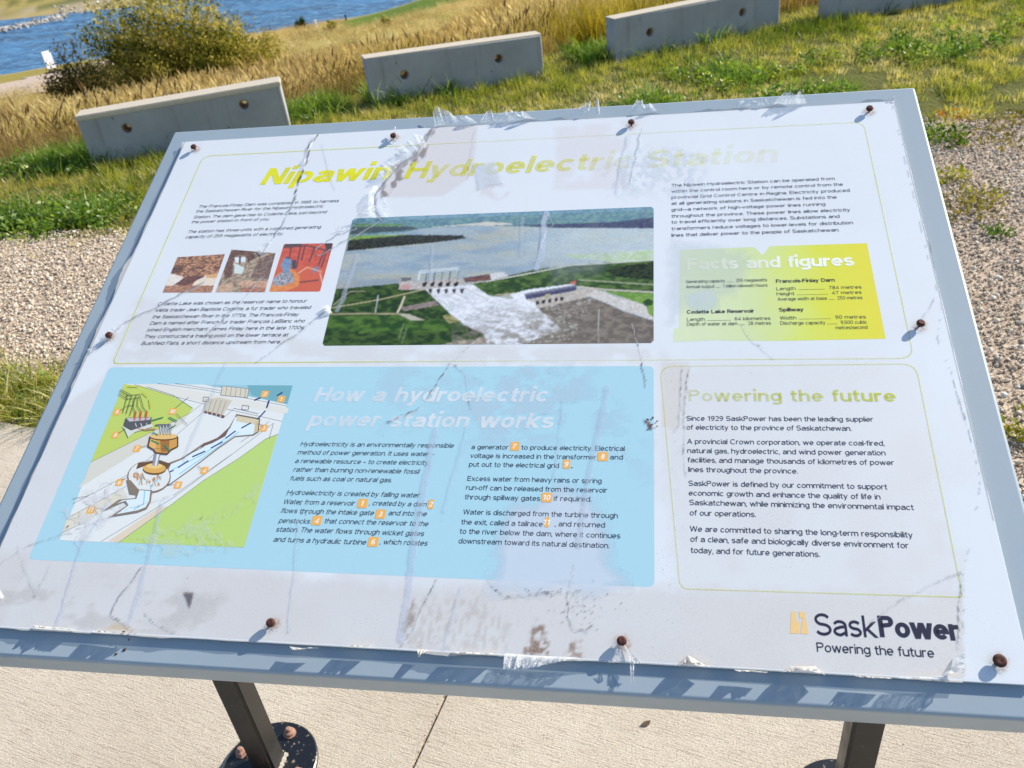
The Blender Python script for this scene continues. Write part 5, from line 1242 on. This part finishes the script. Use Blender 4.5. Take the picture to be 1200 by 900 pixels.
def ln(pts, w, seed=0, warp=1.5, brk=None, sc=9):
    out = np.zeros(fx.shape); w_ = window(pts, w + warp + 2); X, Y = fx[w_], fy[w_]
    wx = X + (fbm(X / sc, Y / sc, seed + 3, 4) - .5) * 2 * warp; wy = Y + (fbm(X / sc + 5, Y / sc + 4, seed + 4, 4) - .5) * 2 * warp
    m = 1 - sstep(w * .4, w, dline(wx, wy, pts))
    if brk is not None: m = m * sstep(brk, brk + .16, fbm(X / 2.3, Y / 2.3, seed + 20, 3) * .6 + fbm(X / 11, Y / 11, seed + 21, 2) * .4)
    out[w_] = m; return out
n1 = fbm(fx / 60, fy / 60, 101, 5); n2 = fbm(fx / 6, fy / 6, 102, 4); n3 = fbm(fx / 22, fy / 14, 103, 4); nv = fbm(fx / 2.2, fy / 11, 104, 3)
# overall film veil; dirtier towards the bottom
low = sstep(380, 700, fy)
stain(sstep(.35, .7, n1) * (.35 + .65 * low), (196, 192, 190), .32)
stain(pm([(-60, 640), (250, 665), (500, 690), (800, 690), (1140, 700), (1140, 800), (0, 800), (-60, 740)], 8, 8), (198, 191, 184), .55)
stain(pm([(770, 425), (1078, 425), (1125, 700), (1125, 790), (800, 790)], 10, 10), (204, 200, 196), .38)
stain(pm([(-60, 560), (150, 425), (130, 430), (36, 655), (0, 745), (-60, 745)], 3, 3) , (200, 194, 190), .45)
stain(pm([(160, 350), (380, 405), (770, 405), (790, 425), (130, 425)], 6, 6) * sstep(.35, .6, n3 + .1), (200, 194, 190), .42)
# exposed pinkish paper between the title tears
stain(pm([(510, 148), (560, 145), (556, 185), (553, 205), (520, 230), (455, 232), (442, 220), (470, 195), (490, 180)], 1.2, 1.5), (206, 196, 194), .6)
stain(pm([(650, 150), (742, 140), (735, 195), (735, 222), (648, 222), (652, 190)], 2, 2) * sstep(.3, .55, n3 + .12), (208, 200, 200), .5)
stain(pm([(560, 195), (600, 225), (585, 236), (555, 225)], 3, 4) * sstep(.4, .6, n2), (206, 196, 196), .6)
stain(pm([(776, 425), (808, 425), (800, 495), (790, 503), (776, 500)], 1, 1.2), (204, 198, 190), .75)
# white peeled scuffs over prints
over(pm([(555, 195), (580, 190), (590, 215), (560, 222)], 2, 2), (220, 226, 234), .6)
over(pm([(700, 195), (760, 175), (830, 180), (820, 230), (720, 225)], 8, 10) * sstep(.42, .55, n2), (214, 222, 232), .30)
fade(pm([(785, 285), (850, 290), (880, 300), (860, 345), (800, 365), (785, 380)], 6, 8), (212, 220, 224), .3)
fade(pm([(806, 345), (835, 340), (842, 360), (812, 366)], 3, 5), (212, 222, 236), .4)
fade(pm([(590, 640), (600, 600), (650, 575), (700, 590), (712, 640), (735, 690), (580, 690)], 10, 14, 30) , (216, 226, 236), .75)
over(pm([(130, 640), (300, 585), (310, 560), (250, 620), (285, 640), (200, 655)], 3, 8) * sstep(.4, .55, n2), (222, 230, 214), .3)
over(pm([(75, 600), (130, 560), (150, 590), (90, 640)], 5, 9) * sstep(.45, .58, n2), (230, 230, 232), .6)
fade(pm([(430, 430), (700, 430), (640, 505), (450, 500)], 10, 14) * sstep(.38, .6, n3), (208, 222, 232), .25)
fade(pm([(540, 520), (560, 430), (700, 440), (750, 500), (760, 560), (700, 520)], 10, 14) * sstep(.42, .6, n3), (206, 220, 232), .25)
over(pm([(640, 300), (680, 280), (700, 262), (730, 300), (700, 320), (650, 330)], 8, 8), (206, 214, 218), .16)
# long glossy streaks where the film lifted
for i, (p, w, a_) in enumerate(((((510, 505), (488, 620), (478, 700), (470, 750)), 6, .55), (((548, 500), (530, 560), (520, 600)), 3, .35), (((712, 455), (690, 560), (678, 640)), 5, .45), (((660, 470), (650, 560)), 3, .3), (((418, 300), (402, 350), (395, 365)), 3.5, .5),
     (((507, 290), (505, 330)), 3, .5), (((612, 255), (610, 300)), 3, .35), (((130, 585), (95, 640), (66, 735)), 2.5, .5), (((190, 590), (168, 680), (152, 730)), 4, .45), (((265, 425), (240, 480), (215, 540)), 3, .35), (((350, 610), (342, 700), (338, 740)), 2.5, .35), (((736, 160), (726, 200), (722, 225)), 2.5, .5), (((640, 250), (637, 262), (634, 300), (628, 315)), 4.5, .85), (((540, 690), (520, 760)), 3, .3))):
    over(ln(p, w, 200 + i, 2), (206, 216, 232), a_ * .7)
    FH += ln(p, w * 1.3, 200 + i, 2) * .00022
# dirt at the foot, around tears
stain(pm([(480, 760), (490, 700), (560, 700), (600, 730), (590, 765)], 6, 10) * sstep(.42, .62, nv), (168, 156, 144), .42)
stain(pm([(-20, 680), (120, 680), (260, 700), (240, 740), (-20, 735)], 8, 14) * sstep(.45, .62, n3), (170, 165, 160), .45)
stain(pm([(628, 728), (638, 732), (645, 770), (612, 770)], 2, 9, 5) * sstep(.36, .5, n2), (124, 94, 70), .9)
stain(pm([(665, 755), (680, 750), (682, 772), (662, 770)], 2, 4, 6) * sstep(.4, .5, n2), (130, 100, 76), .8)
stain(pm([(470, 735), (484, 700), (487, 720), (478, 758)], 1.5, 3, 6) * sstep(.42, .5, n2), (130, 104, 84), .7)
stain(pm([(120, 738), (140, 728), (160, 742)], 2, 4), (190, 172, 140), .8)
stain(pm([(790, 782), (806, 768), (836, 784)], 1, 2), (196, 182, 160), .9); stain(pm([(915, 790), (925, 781), (950, 781), (968, 792)], 1, 2), (206, 194, 180), .9)
stain(pm([(1040, 795), (1100, 788), (1120, 775), (1125, 796)], 2, 3), (206, 198, 186), .6)
over(pm([(450, 200), (480, 185), (505, 150), (512, 150), (498, 182), (460, 225), (445, 235)], 1, 2, 5) * sstep(.4, .55, n2), (120, 106, 96), .5)
over(pm([(215, 695), (226, 695), (222, 712)], 1, 1.5), (110, 106, 110), .9)
# fold and tear lines: dark broken hairlines with a pale lip
for i, (p, w, b_, dk) in enumerate((
    (((371, 158), (363, 172), (358, 195), (350, 215), (345, 235)), 1.8, .38, (50, 50, 56)), (((345, 235), (332, 262), (318, 282), (306, 300)), 1.3, .3, (110, 120, 140)), (((378, 170), (385, 205), (392, 222)), 1.0, .55, (60, 60, 60)),
    (((512, 142), (500, 165), (488, 182), (470, 192), (452, 212), (440, 230), (437, 245), (446, 258)), 2.0, .25, (150, 146, 150)), (((446, 258), (420, 275), (400, 285), (370, 300)), 1.0, .4, (120, 120, 128)), (((417, 268), (395, 275), (368, 292)), 1.0, .35, (120, 118, 126)),
    (((306, 325), (290, 345), (255, 380), (240, 395)), 1.0, .42, (130, 128, 132)), (((385, 362), (350, 390), (300, 425)), 1.1, .4, (120, 116, 118)), (((240, 330), (180, 362), (142, 380), (118, 405), (95, 425)), 1.3, .32, (130, 124, 120)),
    (((556, 400), (528, 425), (510, 455), (490, 480), (455, 495)), 1.2, .52, (60, 56, 52)), (((530, 425), (545, 440), (552, 480)), 1.0, .55, (60, 56, 52)), (((740, 380), (752, 425), (757, 452)), 1.2, .46, (70, 66, 60)),
    (((799, 428), (797, 470), (795, 498), (788, 505)), 1.0, .4, (90, 86, 80)), (((807, 430), (803, 470), (801, 520), (803, 560)), 1.0, .46, (90, 86, 80)), (((1095, 350), (1085, 365), (1078, 376)), 1.0, .4, (150, 146, 146)),
    (((1108, 378), (1100, 395), (1112, 412), (1118, 440), (1128, 480), (1138, 510), (1143, 530)), 1.3, .36, (104, 104, 110)), (((1124, 672), (1090, 685), (1060, 700), (1042, 712), (1020, 730)), 1.2, .42, (120, 116, 112)), (((1126, 670), (1124, 700), (1122, 760)), 1.0, .3, (110, 108, 106)),
    (((166, 665), (140, 700), (130, 720), (150, 735), (160, 742)), 1.3, .42, (90, 86, 82)), (((170, 720), (185, 732), (205, 742)), 1.0, .45, (90, 86, 82)), (((510, 680), (492, 720), (486, 735), (470, 758)), 1.1, .42, (96, 86, 76)), (((570, 680), (590, 700), (640, 695), (680, 692)), 1.0, .48, (70, 64, 60)),
    (((665, 722), (672, 738), (686, 740), (695, 732)), 1.2, .35, (90, 80, 70)), (((672, 660), (665, 700), (668, 728)), 1.0, .52, (80, 74, 66)), (((868, 380), (880, 400), (905, 420)), 1.0, .55, (110, 106, 106)), (((556, 150), (547, 210)), .8, .5, (180, 176, 180)), (((752, 150), (746, 180), (738, 215)), 1.1, .35, (160, 166, 178)), (((0, 660), (30, 640), (80, 625), (140, 600), (200, 580)), .9, .45, (150, 148, 150)),
    (((640, 250), (648, 262), (636, 275), (630, 300)), .9, .5, (150, 150, 150)), (((20, 640), (40, 700), (60, 660)), .8, .5, (140, 136, 136)))):
    over(ln([(a_ + 1.2, c_ + .6) for a_, c_ in p], w * 1.1, 300 + i, 2.2), (228, 232, 238), .28)
    over(ln(p, w * .8, 300 + i, 2.2, b_), dk, .8 if dk[0] < 80 else .5); FH += ln(p, w * 1.6, 300 + i, 2.2) * .0003
# red brown insect cluster and specks are separate flecks
over(pm([(756, 492), (772, 498), (770, 504), (758, 502)], 1, 5, 4) * sstep(.5, .55, n2), (130, 70, 50), .8)
gr = (.15 + .85 * low) * (.4 + .6 * sstep(.4, .6, n1)); spk = fbm(fx / 1.1, fy / 1.1, 400, 2)
over(pm([(340, 570), (362, 600), (350, 612), (330, 600)], 3, 4) * (spk > .8), (60, 60, 66), .8)
# right hand edge: film torn away, bare plate stays clean
right_x = np.interp(fy, [118, 200, 300, 360, 400, 440, 500, 560, 620, 672, 700, 760, 800], [1046, 1064, 1088, 1104, 1100, 1117, 1135, 1150, 1141, 1130, 1129, 1129, 1130]) + (fbm(fx / 9, fy / 9, 55, 3) - .5) * 3
inside = (fx < right_x)
FA = FA * inside
FA = np.maximum(FA, ((np.abs(fx - right_x) < .9) & (fbm(fx / 5, fy / 5, 57, 3) > .54)) * .45); FC = np.where((np.abs(fx - right_x) < .9)[..., None], np.array(srgb(214, 220, 226)), FC)
FH += (fbm(fu * 26, fv * 26, 58, 3) - .5) * .0007 + (fbm(fu * 120, fv * 120, 59, 2) - .5) * .00012
n = NT('stained_plate_surface'); a = n.new('ShaderNodeAttribute'); a.attribute_name = 'col'; P = n.coord('Object')
w = n.noise(2.5, 4, .6, vec=P); pc = n.mix(w, (.75, .782, .805), (.715, .748, .775)); gn_ = n.noise(380, 3, .7, vec=P)
n.base(n.mix(n.math('MULTIPLY', a.outputs['Alpha'], n.rng(gn_, .3, .7, .75, 1.1), True), pc, a.outputs['Color']), n.rng(a.outputs['Alpha'], 0, 1, .3, .65), spec=.5)
sp1 = n.noise(620, 2, .5, vec=P); sp2 = n.noise(9, 4, .65, vec=P); sp0 = n.p.inputs['Base Color'].links[0].from_socket; sy = n.new('ShaderNodeSeparateXYZ'); n.set(sy.inputs[0], P)
k_ = n.math('MULTIPLY', n.math('MULTIPLY', n.rng(sp1, .66, .70, 0, .6), n.rng(sp2, .48, .62)), n.rng(sy.outputs[1], -.25, -.6, .35, 1), True)
n.set(n.p.inputs['Base Color'], n.mix(k_, sp0, srgb(104, 94, 86)))
st = 2; V = np.stack([fu[::st, ::st], fv[::st, ::st], np.full(fu[::st, ::st].shape, .00003)], -1); ny_, nx_ = V.shape[:2]
obj('stained_surface', fastmesh('stained_surface', V.reshape(-1, 3), gridquads(nx_, ny_)[:, ::-1], True, np.concatenate([GC, (GA * inside)[..., None]], -1)[::st, ::st].reshape(-1, 4)), n.m, plate)
n = NT('sun_bleached_print'); a = n.new('ShaderNodeAttribute'); a.attribute_name = 'col'; n.base(a.outputs['Color'], .4, spec=.4)
n.set(n.p.inputs['Alpha'], a.outputs['Alpha'])
V = np.stack([fu[::st, ::st], fv[::st, ::st], np.full(fu[::st, ::st].shape, .00013)], -1); Qw = gridquads(nx_, ny_)[:, ::-1]; wa_ = WA[::st, ::st].ravel(); Qw = Qw[wa_[Qw].max(1) > .01]
obj('bleached_print', fastmesh('bleached_print', V.reshape(-1, 3), Qw, True, np.concatenate([WC, WA[..., None]], -1)[::st, ::st].reshape(-1, 4)), n.m, plate)
n = NT('laminate_film'); a = n.new('ShaderNodeAttribute'); a.attribute_name = 'col'
b_ = n.new('ShaderNodeBsdfPrincipled'); n.base(a.outputs['Color'], .45, spec=.5)
wn_ = n.noise(420, 3, .7, vec=n.coord('Object')); al = n.math('MULTIPLY', a.outputs['Alpha'], n.rng(wn_, .3, .7, .72, 1.15), True)
tr = n.new('ShaderNodeBsdfTransparent')
m2 = n.new('ShaderNodeMixShader'); n.set(m2.inputs[0], al); n.t.links.new(tr.outputs[0], m2.inputs[1]); n.t.links.new(n.p.outputs[0], m2.inputs[2]); n.t.links.new(m2.outputs[0], n.out.inputs[0]); n.n.remove(b_)
film_m = n.m
V = np.stack([fu, fv, .00055 + np.maximum(FH, -.0002)], -1).reshape(-1, 3)
Q = gridquads(NX, NY)[:, ::-1]
Q = Q[(inside.ravel()[Q].all(1)) | (FA.ravel()[Q].max(1) > .05)]
me = fastmesh('laminate_film', V, Q, True, np.concatenate([FC, FA[..., None]], -1).reshape(-1, 4))
obj('laminate_film', me, film_m, plate)

# ---- torn film flaps that stand off the plate
n = NT('torn_clear_film'); P = n.coord('Object')
w = n.noise(160, 4, .75, vec=P, dist=1.5); pr = n.base((.86, .88, .9), .25, spec=.6)
tl = n.new('ShaderNodeBsdfTranslucent'); n.set(tl.inputs[0], (.85, .87, .9)); mm = n.new('ShaderNodeMixShader'); mm.inputs[0].default_value = .35; n.t.links.new(n.p.outputs[0], mm.inputs[1]); n.t.links.new(tl.outputs[0], mm.inputs[2])
tr = n.new('ShaderNodeBsdfTransparent'); m2 = n.new('ShaderNodeMixShader'); n.set(m2.inputs[0], n.rng(w, .36, .62, .3, .92)); n.t.links.new(tr.outputs[0], m2.inputs[1]); n.t.links.new(mm.outputs[0], m2.inputs[2]); n.t.links.new(m2.outputs[0], n.out.inputs[0])
n.bump(w, .8, .002); flap_m = n.m
def film_variant(name, col, a0, a1):
    n = NT(name); w = n.noise(120, 4, .75, vec=n.coord('Object'), dist=1.5); n.base(col, .3, spec=.6)
    tl = n.new('ShaderNodeBsdfTranslucent'); n.set(tl.inputs[0], col); mm = n.new('ShaderNodeMixShader'); mm.inputs[0].default_value = .35; n.t.links.new(n.p.outputs[0], mm.inputs[1]); n.t.links.new(tl.outputs[0], mm.inputs[2])
    tr = n.new('ShaderNodeBsdfTransparent'); m2 = n.new('ShaderNodeMixShader'); n.set(m2.inputs[0], n.rng(w, .36, .66, a0, a1)); n.t.links.new(tr.outputs[0], m2.inputs[1]); n.t.links.new(mm.outputs[0], m2.inputs[2]); n.t.links.new(m2.outputs[0], n.out.inputs[0]); n.bump(w, .6, .002)
    return n.m
clear_m = film_variant('thin_clear_film', (.84, .87, .9), .06, .62); paper_m = film_variant('lifted_paper_film', (.72, .69, .64), .8, 1.0)
def flap(base, tips, height, seed, curl=1.0, jag=.5, K=7, label=None, name='film_flap', m=None):
    """sheet of film from a line on the plate to a line of tips, both measured on the print; height lifts it off the plate"""
    rg = np.random.default_rng(seed); nb = max(24, int(sum(math.dist(a, b) for a, b in zip(base[:-1], base[1:])) * .8)); t = np.linspace(0, 1, nb)
    def res(p): s_ = np.linspace(0, 1, len(p)); return np.interp(t, s_, [q[0] for q in p]), np.interp(t, s_, [q[1] for q in p])
    bx_, by_ = res(base); tx, ty = res(tips); j = 1 - jag * np.abs(fbm(t * nb / 6.5, t * 0 + seed, seed, 3) * 2 - .75)
    v = []
    for k in range(K + 1):
        s_ = k / K
        for i in range(nb):
            X, Y = S(bx_[i] + (tx[i] - bx_[i]) * s_ * j[i], by_[i] + (ty[i] - by_[i]) * s_ * j[i])
            hh = height * (math.sin(s_ * 1.57) ** curl) * (j[i] ** 2) * (.6 + .8 * vnoise(np.array(i / 5.), np.array(seed + .3), seed)) + float(rg.normal(0, .0005)) * s_
            v.append((X, Y, .0016 + max(float(hh), -.004)))
    f = [(k * nb + i, k * nb + i + 1, (k + 1) * nb + i + 1, (k + 1) * nb + i) for k in range(K) for i in range(nb - 1)]
    o = obj(name, pmesh(name, v, f, True), m or flap_m, plate)
    if label: o['label'] = label
flap([(509, 150), (520, 147), (560, 145)], [(508, 130), (514, 128), (548, 142)], .008, 1, jag=.7)
flap([(560, 145), (580, 144)], [(572, 134), (576, 130)], .008, 2, jag=.8)
flap([(578, 143.5), (600, 142), (628, 140.5)], [(590, 136), (600, 135), (615, 138)], .011, 3, jag=.45)
flap([(665, 138), (690, 136)], [(684, 128), (694, 124)], .012, 4, jag=.6); flap([(698, 135.5), (703, 135)], [(698, 123), (702, 121)], .01, 5, jag=.4)
flap([(738, 133), (770, 131)], [(748, 121), (760, 127)], .010, 6, jag=.7)
flap([(858, 126.5), (905, 123.5)], [(868, 120), (905, 120)], .006, 7, jag=.6)
flap([(905, 124), (945, 122)], [(922, 117), (938, 119)], .016, 8, jag=.25); flap([(1040, 118.5), (1050, 118)], [(1043, 115), (1053, 116)], .003, 9, jag=.4)
flap([(500, 170), (490, 182), (470, 192), (452, 212)], [(494, 158), (478, 170), (458, 186), (444, 208)], .010, 10, jag=.5, m=clear_m)
flap([(444, 220), (438, 232), (440, 250), (446, 257)], [(436, 222), (431, 238), (430, 250), (414, 258)], .009, 11, jag=.4, m=clear_m)
flap([(446, 226), (444, 240), (452, 255)], [(450, 234), (456, 245), (456, 256)], .006, 12, jag=.4, m=clear_m)
flap([(460, 168), (464, 168)], [(464, 152), (466, 153)], .008, 13, jag=.2)
flap([(418, 266), (400, 270), (392, 272)], [(414, 263), (402, 266), (394, 270)], .004, 14, jag=.4, m=clear_m)
flap([(145, 382), (132, 396), (110, 412)], [(138, 378), (124, 392), (102, 412)], .004, 15, jag=.5, m=clear_m)
flap([(372, 158), (362, 178), (357, 200)], [(368, 162), (359, 180), (354, 198)], .003, 16, jag=.6, m=clear_m); flap([(322, 280), (310, 296), (305, 300)], [(318, 280), (306, 292), (301, 297)], .004, 17, jag=.4, m=clear_m)
flap([(385, 358), (390, 368)], [(378, 362), (381, 368)], .003, 18, jag=.3)
# bottom edge
flap([(592, 766), (630, 769), (680, 771)], [(591, 790), (622, 786), (676, 774)], .007, 20, curl=.6, jag=.25, label='crinkled clear film hanging over the lower frame edge')
flap([(489, 761), (503, 762)], [(493, 773), (497, 770)], .009, 21, jag=.5, m=paper_m); flap([(722, 752), (718, 777), (712, 777)], [(726, 749), (730, 775), (728, 776)], .003, 22, jag=.1)
flap([(728, 750), (733, 758)], [(742, 780), (752, 779)], .004, 23, jag=.1); flap([(738, 770), (744, 776)], [(740, 806), (743, 800)], .006, 24, jag=.15)
flap([(793, 780), (806, 768), (832, 783)], [(796, 783), (808, 780), (830, 784)], .010, 25, jag=.2, m=paper_m); flap([(915, 789), (925, 781), (955, 781), (966, 792)], [(918, 791), (930, 789), (950, 790), (964, 792)], .010, 26, jag=.2, m=paper_m)
flap([(1050, 795), (1100, 793), (1118, 780), (1120, 768)], [(1054, 798), (1104, 797), (1128, 786), (1128, 770)], .010, 27, curl=.7, jag=.2, label='curled up lower corner of the film beside the logo')
flap([(110, 739), (130, 741), (158, 744)], [(116, 744), (136, 744), (156, 745)], .010, 28, jag=.4, m=paper_m); flap([(340, 758), (355, 760), (375, 760)], [(346, 764), (358, 764), (370, 762)], .008, 29, jag=.4, m=paper_m)
flap([(405, 756), (420, 757), (440, 758)], [(408, 759), (424, 761), (438, 760)], .009, 31, jag=.5, m=paper_m); flap([(530, 764), (560, 765), (588, 766)], [(534, 768), (560, 770), (584, 769)], .010, 32, jag=.5, m=paper_m)
flap([(40, 733), (60, 735), (90, 737)], [(42, 737), (62, 739), (86, 740)], .007, 33, jag=.6, m=paper_m); flap([(860, 785), (880, 786), (900, 788)], [(862, 789), (880, 791), (898, 791)], .008, 34, jag=.5, m=paper_m)
flap([(1000, 792), (1020, 793), (1045, 795)], [(1002, 796), (1022, 798), (1042, 798)], .009, 35, jag=.5, m=paper_m)
flap([(0, 690), (6, 700)], [(-6, 698), (0, 706)], .003, 30, jag=.2)
# ragged film fringe along the plate edges
def fringe(p0, p1, out, amp, seed, nseg=240):
    a, b = np.array(S(*p0)), np.array(S(*p1)); t = np.linspace(0, 1, nseg); d = amp * (fbm(t * 26, t * 0, seed, 4) ** 2.2 * 2.0) * (.5 + sstep(.5, .62, fbm(t * 7, t * 0 + 3, seed + 1, 2)) * 2.2)
    v = []
    for i in range(nseg):
        p = a + (b - a) * t[i]; q = p + np.array(out) * float(d[i]); v += [(p[0] - out[0] * .001, p[1] - out[1] * .001, .0003), (q[0], q[1], .0003 + float(d[i]) * .6)]
    f = [(2 * i, 2 * i + 1, 2 * i + 3, 2 * i + 2) for i in range(nseg - 1)]
    obj('film_fringe', pmesh('film_fringe', v, f), fringe_m, plate)
n = NT('frayed_film_edge'); n.base(n.mix(n.noise(70, 4), srgb(205, 210, 216), srgb(150, 138, 122)), .5); n.p.inputs['Alpha'].default_value = .6; fringe_m = n.m
fringe((-41, 733.2), (1128, 798.5), (0, -1), .0013, 71, 420); fringe((216, 167), (-41, 732), (-1, 0), .0014, 72, 240); fringe((500, 149.7), (1047, 118.2), (0, 1), .0015, 73, 240); fringe((1048, 119), (1165, 610), (1, 0), .0006, 74)

# ---- screws
n = NT('rusty_screw'); v_ = n.noise(260, 4, .7, vec=n.coord('Object')); n.base(n.mix(n.rng(v_, .4, .62), srgb(34, 22, 22), srgb(104, 54, 40)), .7, metal=.3); n.bump(v_, .6, .001); screw_m = n.m
n = NT('rust_stain'); P = n.coord('Object'); n.base(srgb(150, 92, 50), .8); dd = n.new('ShaderNodeVectorMath', operation='LENGTH'); n.set(dd.inputs[0], P)
n.set(n.p.inputs['Alpha'], n.math('MULTIPLY', n.rng(dd.outputs['Value'], .0055, .012, .6, 0), n.rng(n.noise(180, 3, vec=P), .42, .65), True)); stain_m = n.m
def screw_mesh():
    bm = bmesh.new(); lathe_bm(bm, ((.0017, 0), (.0017, .0050)), 8); lathe_bm(bm, ((0, .0046), (.0056, .0048), (.0060, .0062), (.0054, .0082), (.0036, .0094), (.0016, .0090), (0, .0086)), 16)
    return bmmesh('screw', bm, True)
sme = screw_mesh(); sme.materials.append(screw_m)
bm = bmesh.new(); lathe_bm(bm, ((.0, 0), (.013, 0)), 20); stme = bmmesh('rust_stain', bm); stme.materials.append(stain_m)
bm = bmesh.new(); lathe_bm(bm, ((.0, .0001), (.0032, .0007), (.0072, .0006), (.0080, 0)), 18); wme = bmmesh('washer', bm, True); wme.materials.append(screw_m)
for i, (px, py) in enumerate(((229, 174), (462, 161), (740, 145.5), (1018.5, 129.5), (1077, 381), (1169.5, 774), (728.5, 751.5), (319, 730.5), (130, 394.5))):
    X, Y = S(px, py + 1.5); k = 1.12 if i == 5 else .9
    o = bpy.data.objects.new('screw', sme); COL.objects.link(o); o.parent = plate; o.location = (X, Y, .0004); o.rotation_euler = (random.uniform(-.08, .08), random.uniform(-.08, .08), random.uniform(0, 6)); o.scale = (k, k, 1 if i != 5 else .8)
    s = bpy.data.objects.new('rust_stain', stme); COL.objects.link(s); s.parent = plate; s.location = (X + .001, Y - .0005, .0014); s.rotation_euler = (0, 0, i)

# ---- flecks: droppings and insects on the plate and the frame
n = NT('fleck'); n.base(srgb(70, 44, 34), .8); fleck_m = n.m
v = []; f = []
rg = random.Random(9)
for px, py, r_, zz in [(765, 490, .0018, .001), (759, 492, .002, .001), (770, 494, .0016, .001), (764, 498, .0022, .001), (761, 502, .0013, .001), (770, 500, .0012, .001), (543, 761, .002, -.0052), (145, 741, .0022, .001), (151, 743, .0016, .001), (143, 760, .0026, -.0052), (133, 765, .0022, -.0052), (148, 748, .0014, -.0052), (237, 607, .0012, .001), (80, 617, .0015, .001)] + [(rg.uniform(360, 1100), rg.uniform(170, 760), rg.uniform(.0003, .0006), .00062) for _ in range(26)] + [(rg.gauss(682, 16), rg.gauss(712, 12), rg.uniform(.0003, .0008), .0006) for _ in range(85)] + [(rg.gauss(640, 14), rg.gauss(694, 4), rg.uniform(.0003, .0008), .0006) for _ in range(26)] + [(rg.uniform(775, 800), rg.uniform(430, 700), rg.uniform(.0002, .0005), .0006) for _ in range(50)] + [(rg.gauss(210, 30), rg.gauss(690, 14), rg.uniform(.0002, .0005), .0006) for _ in range(24)]:
    X, Y = S(px, py); b = len(v); a0 = rg.uniform(0, 3); e_ = rg.uniform(.3, .8)
    for k in range(6):
        a_ = k * 1.047; qx, qy = r_ * math.cos(a_), r_ * e_ * math.sin(a_); v.append((X + qx * math.cos(a0) - qy * math.sin(a0), Y + qx * math.sin(a0) + qy * math.cos(a0), zz))
    v.append((X, Y, zz + r_ * .5)); f += [(b + k, b + (k + 1) % 6, b + 6) for k in range(6)]
o = obj('dirt_flecks', pmesh('dirt_flecks', v, f), fleck_m, plate); o['kind'] = 'stuff'

# ---- posts, base plates
n = NT('black_powder_coat'); P = n.coord('Object'); v_ = n.noise(9, 4, .7, vec=P); s2 = n.noise(150, 3, .8, vec=P); c = n.mix(n.rng(v_, .3, .75), srgb(22, 21, 21), srgb(38, 35, 32)); c = n.mix(n.rng(s2, .68, .76, 0, .6), c, srgb(170, 158, 140))
n.base(c, n.rng(v_, .3, .7, .3, .55), spec=.5); post_m = n.m
n = NT('dusty_base_plate'); P = n.coord('Object'); s2 = n.noise(70, 4, .8, vec=P); c = n.mix(n.rng(s2, .60, .70), srgb(26, 28, 32), srgb(170, 160, 144)); n.base(c, .3, spec=.6); n.bump(s2, .3, .002); bp_m = n.m
n = NT('weld_bead'); n.base(n.mix(n.noise(200, 3), srgb(70, 66, 62), srgb(196, 188, 172)), .7); weld_m = n.m
n = NT('rusty_bolt'); n.base(n.mix(n.noise(150, 3), srgb(120, 74, 62), srgb(184, 150, 132)), .8); bolt_m = n.m
# underside height of the frame above a point y
def under(y): return TL.z + (-.061) * math.cos(TILT) + (y - TL.y - .061 * math.sin(TILT)) * math.tan(TILT)
def add_post(px, py, corners):
    gx, gy = ground(px, py)
    pm_, w = empty('post', (0, 0, 0)), .025
    COL.objects.unlink(pm_); bpy.data.objects.remove(pm_)
    bm = bmesh.new(); cv = [(gx - w, gy - w), (gx + w, gy - w), (gx + w, gy + w), (gx - w, gy + w)]
    lo = [bm.verts.new((x, y, .012)) for x, y in cv]; hi = [bm.verts.new((x, y, under(y) + .004)) for x, y in cv]
    bm.faces.new(hi); bm.faces.new(lo[::-1])
    for i in range(4): bm.faces.new((lo[i], lo[(i + 1) % 4], hi[(i + 1) % 4], hi[i]))
    bmesh.ops.bevel(bm, geom=[e for e in bm.edges if abs(e.verts[0].co.z - e.verts[1].co.z) > .3], offset=.005, segments=3, affect='EDGES')
    for v in bm.verts: v.co -= Vector((gx, gy, 0))
    po = obj('post', bmmesh('post', bm, False), post_m, sign, (gx - SL.x, gy - SL.y, 0))
    bm = bmesh.new(); lathe_bm(bm, ((0, 0), (.096, 0), (.098, .002), (.098, .010), (.0955, .012), (0, .012)), 48); pl_ = obj('base_plate', bmmesh('base_plate', bm), bp_m, sign, (gx - SL.x, gy - SL.y, .0005))
    for i in range(4):
        a_ = 1.33 + i * math.pi / 2
        bm = bmesh.new(); lathe_bm(bm, ((.0135, 0), (.0135, .002), (.011, .0022), (.011, .008), (.009, .010), (.0055, .0105), (.0055, .018), (.004, .0195), (0, .0195)), 6 if i % 2 else 12)
        obj('bolt', bmmesh('bolt', bm), bolt_m, pl_, (.072 * math.cos(a_), .072 * math.sin(a_), .012))
    bm = bmesh.new()
    for i in range(4):
        a0, a1 = Vector((*np.array([(-w, -w), (w, -w), (w, w), (-w, w)][i]), .012)), Vector((*np.array([(-w, -w), (w, -w), (w, w), (-w, w)][(i + 1) % 4]), .012)); prev = None
        for k in range(13):
            p = a0.lerp(a1, k / 12); out = Vector((p.x, p.y, 0)); e_ = .0065 + .002 * math.sin(k * 2.3 + i)
            nrm = Vector(((a1 - a0).y, -(a1 - a0).x, 0)).normalized()
            ring = [bm.verts.new(p + nrm * e_ + Vector((0, 0, .0))), bm.verts.new(p + nrm * e_ * .6 + Vector((0, 0, e_ * .6))), bm.verts.new(p + Vector((0, 0, e_)) + nrm * .0002)]
            if prev: bm.faces.new((prev[0], ring[0], ring[1], prev[1])); bm.faces.new((prev[1], ring[1], ring[2], prev[2]))
            prev = ring
    obj('weld', bmmesh('weld', bm, True), weld_m, po, (0, 0, 0))
add_post(318, 899, None); add_post(990, 951, None)
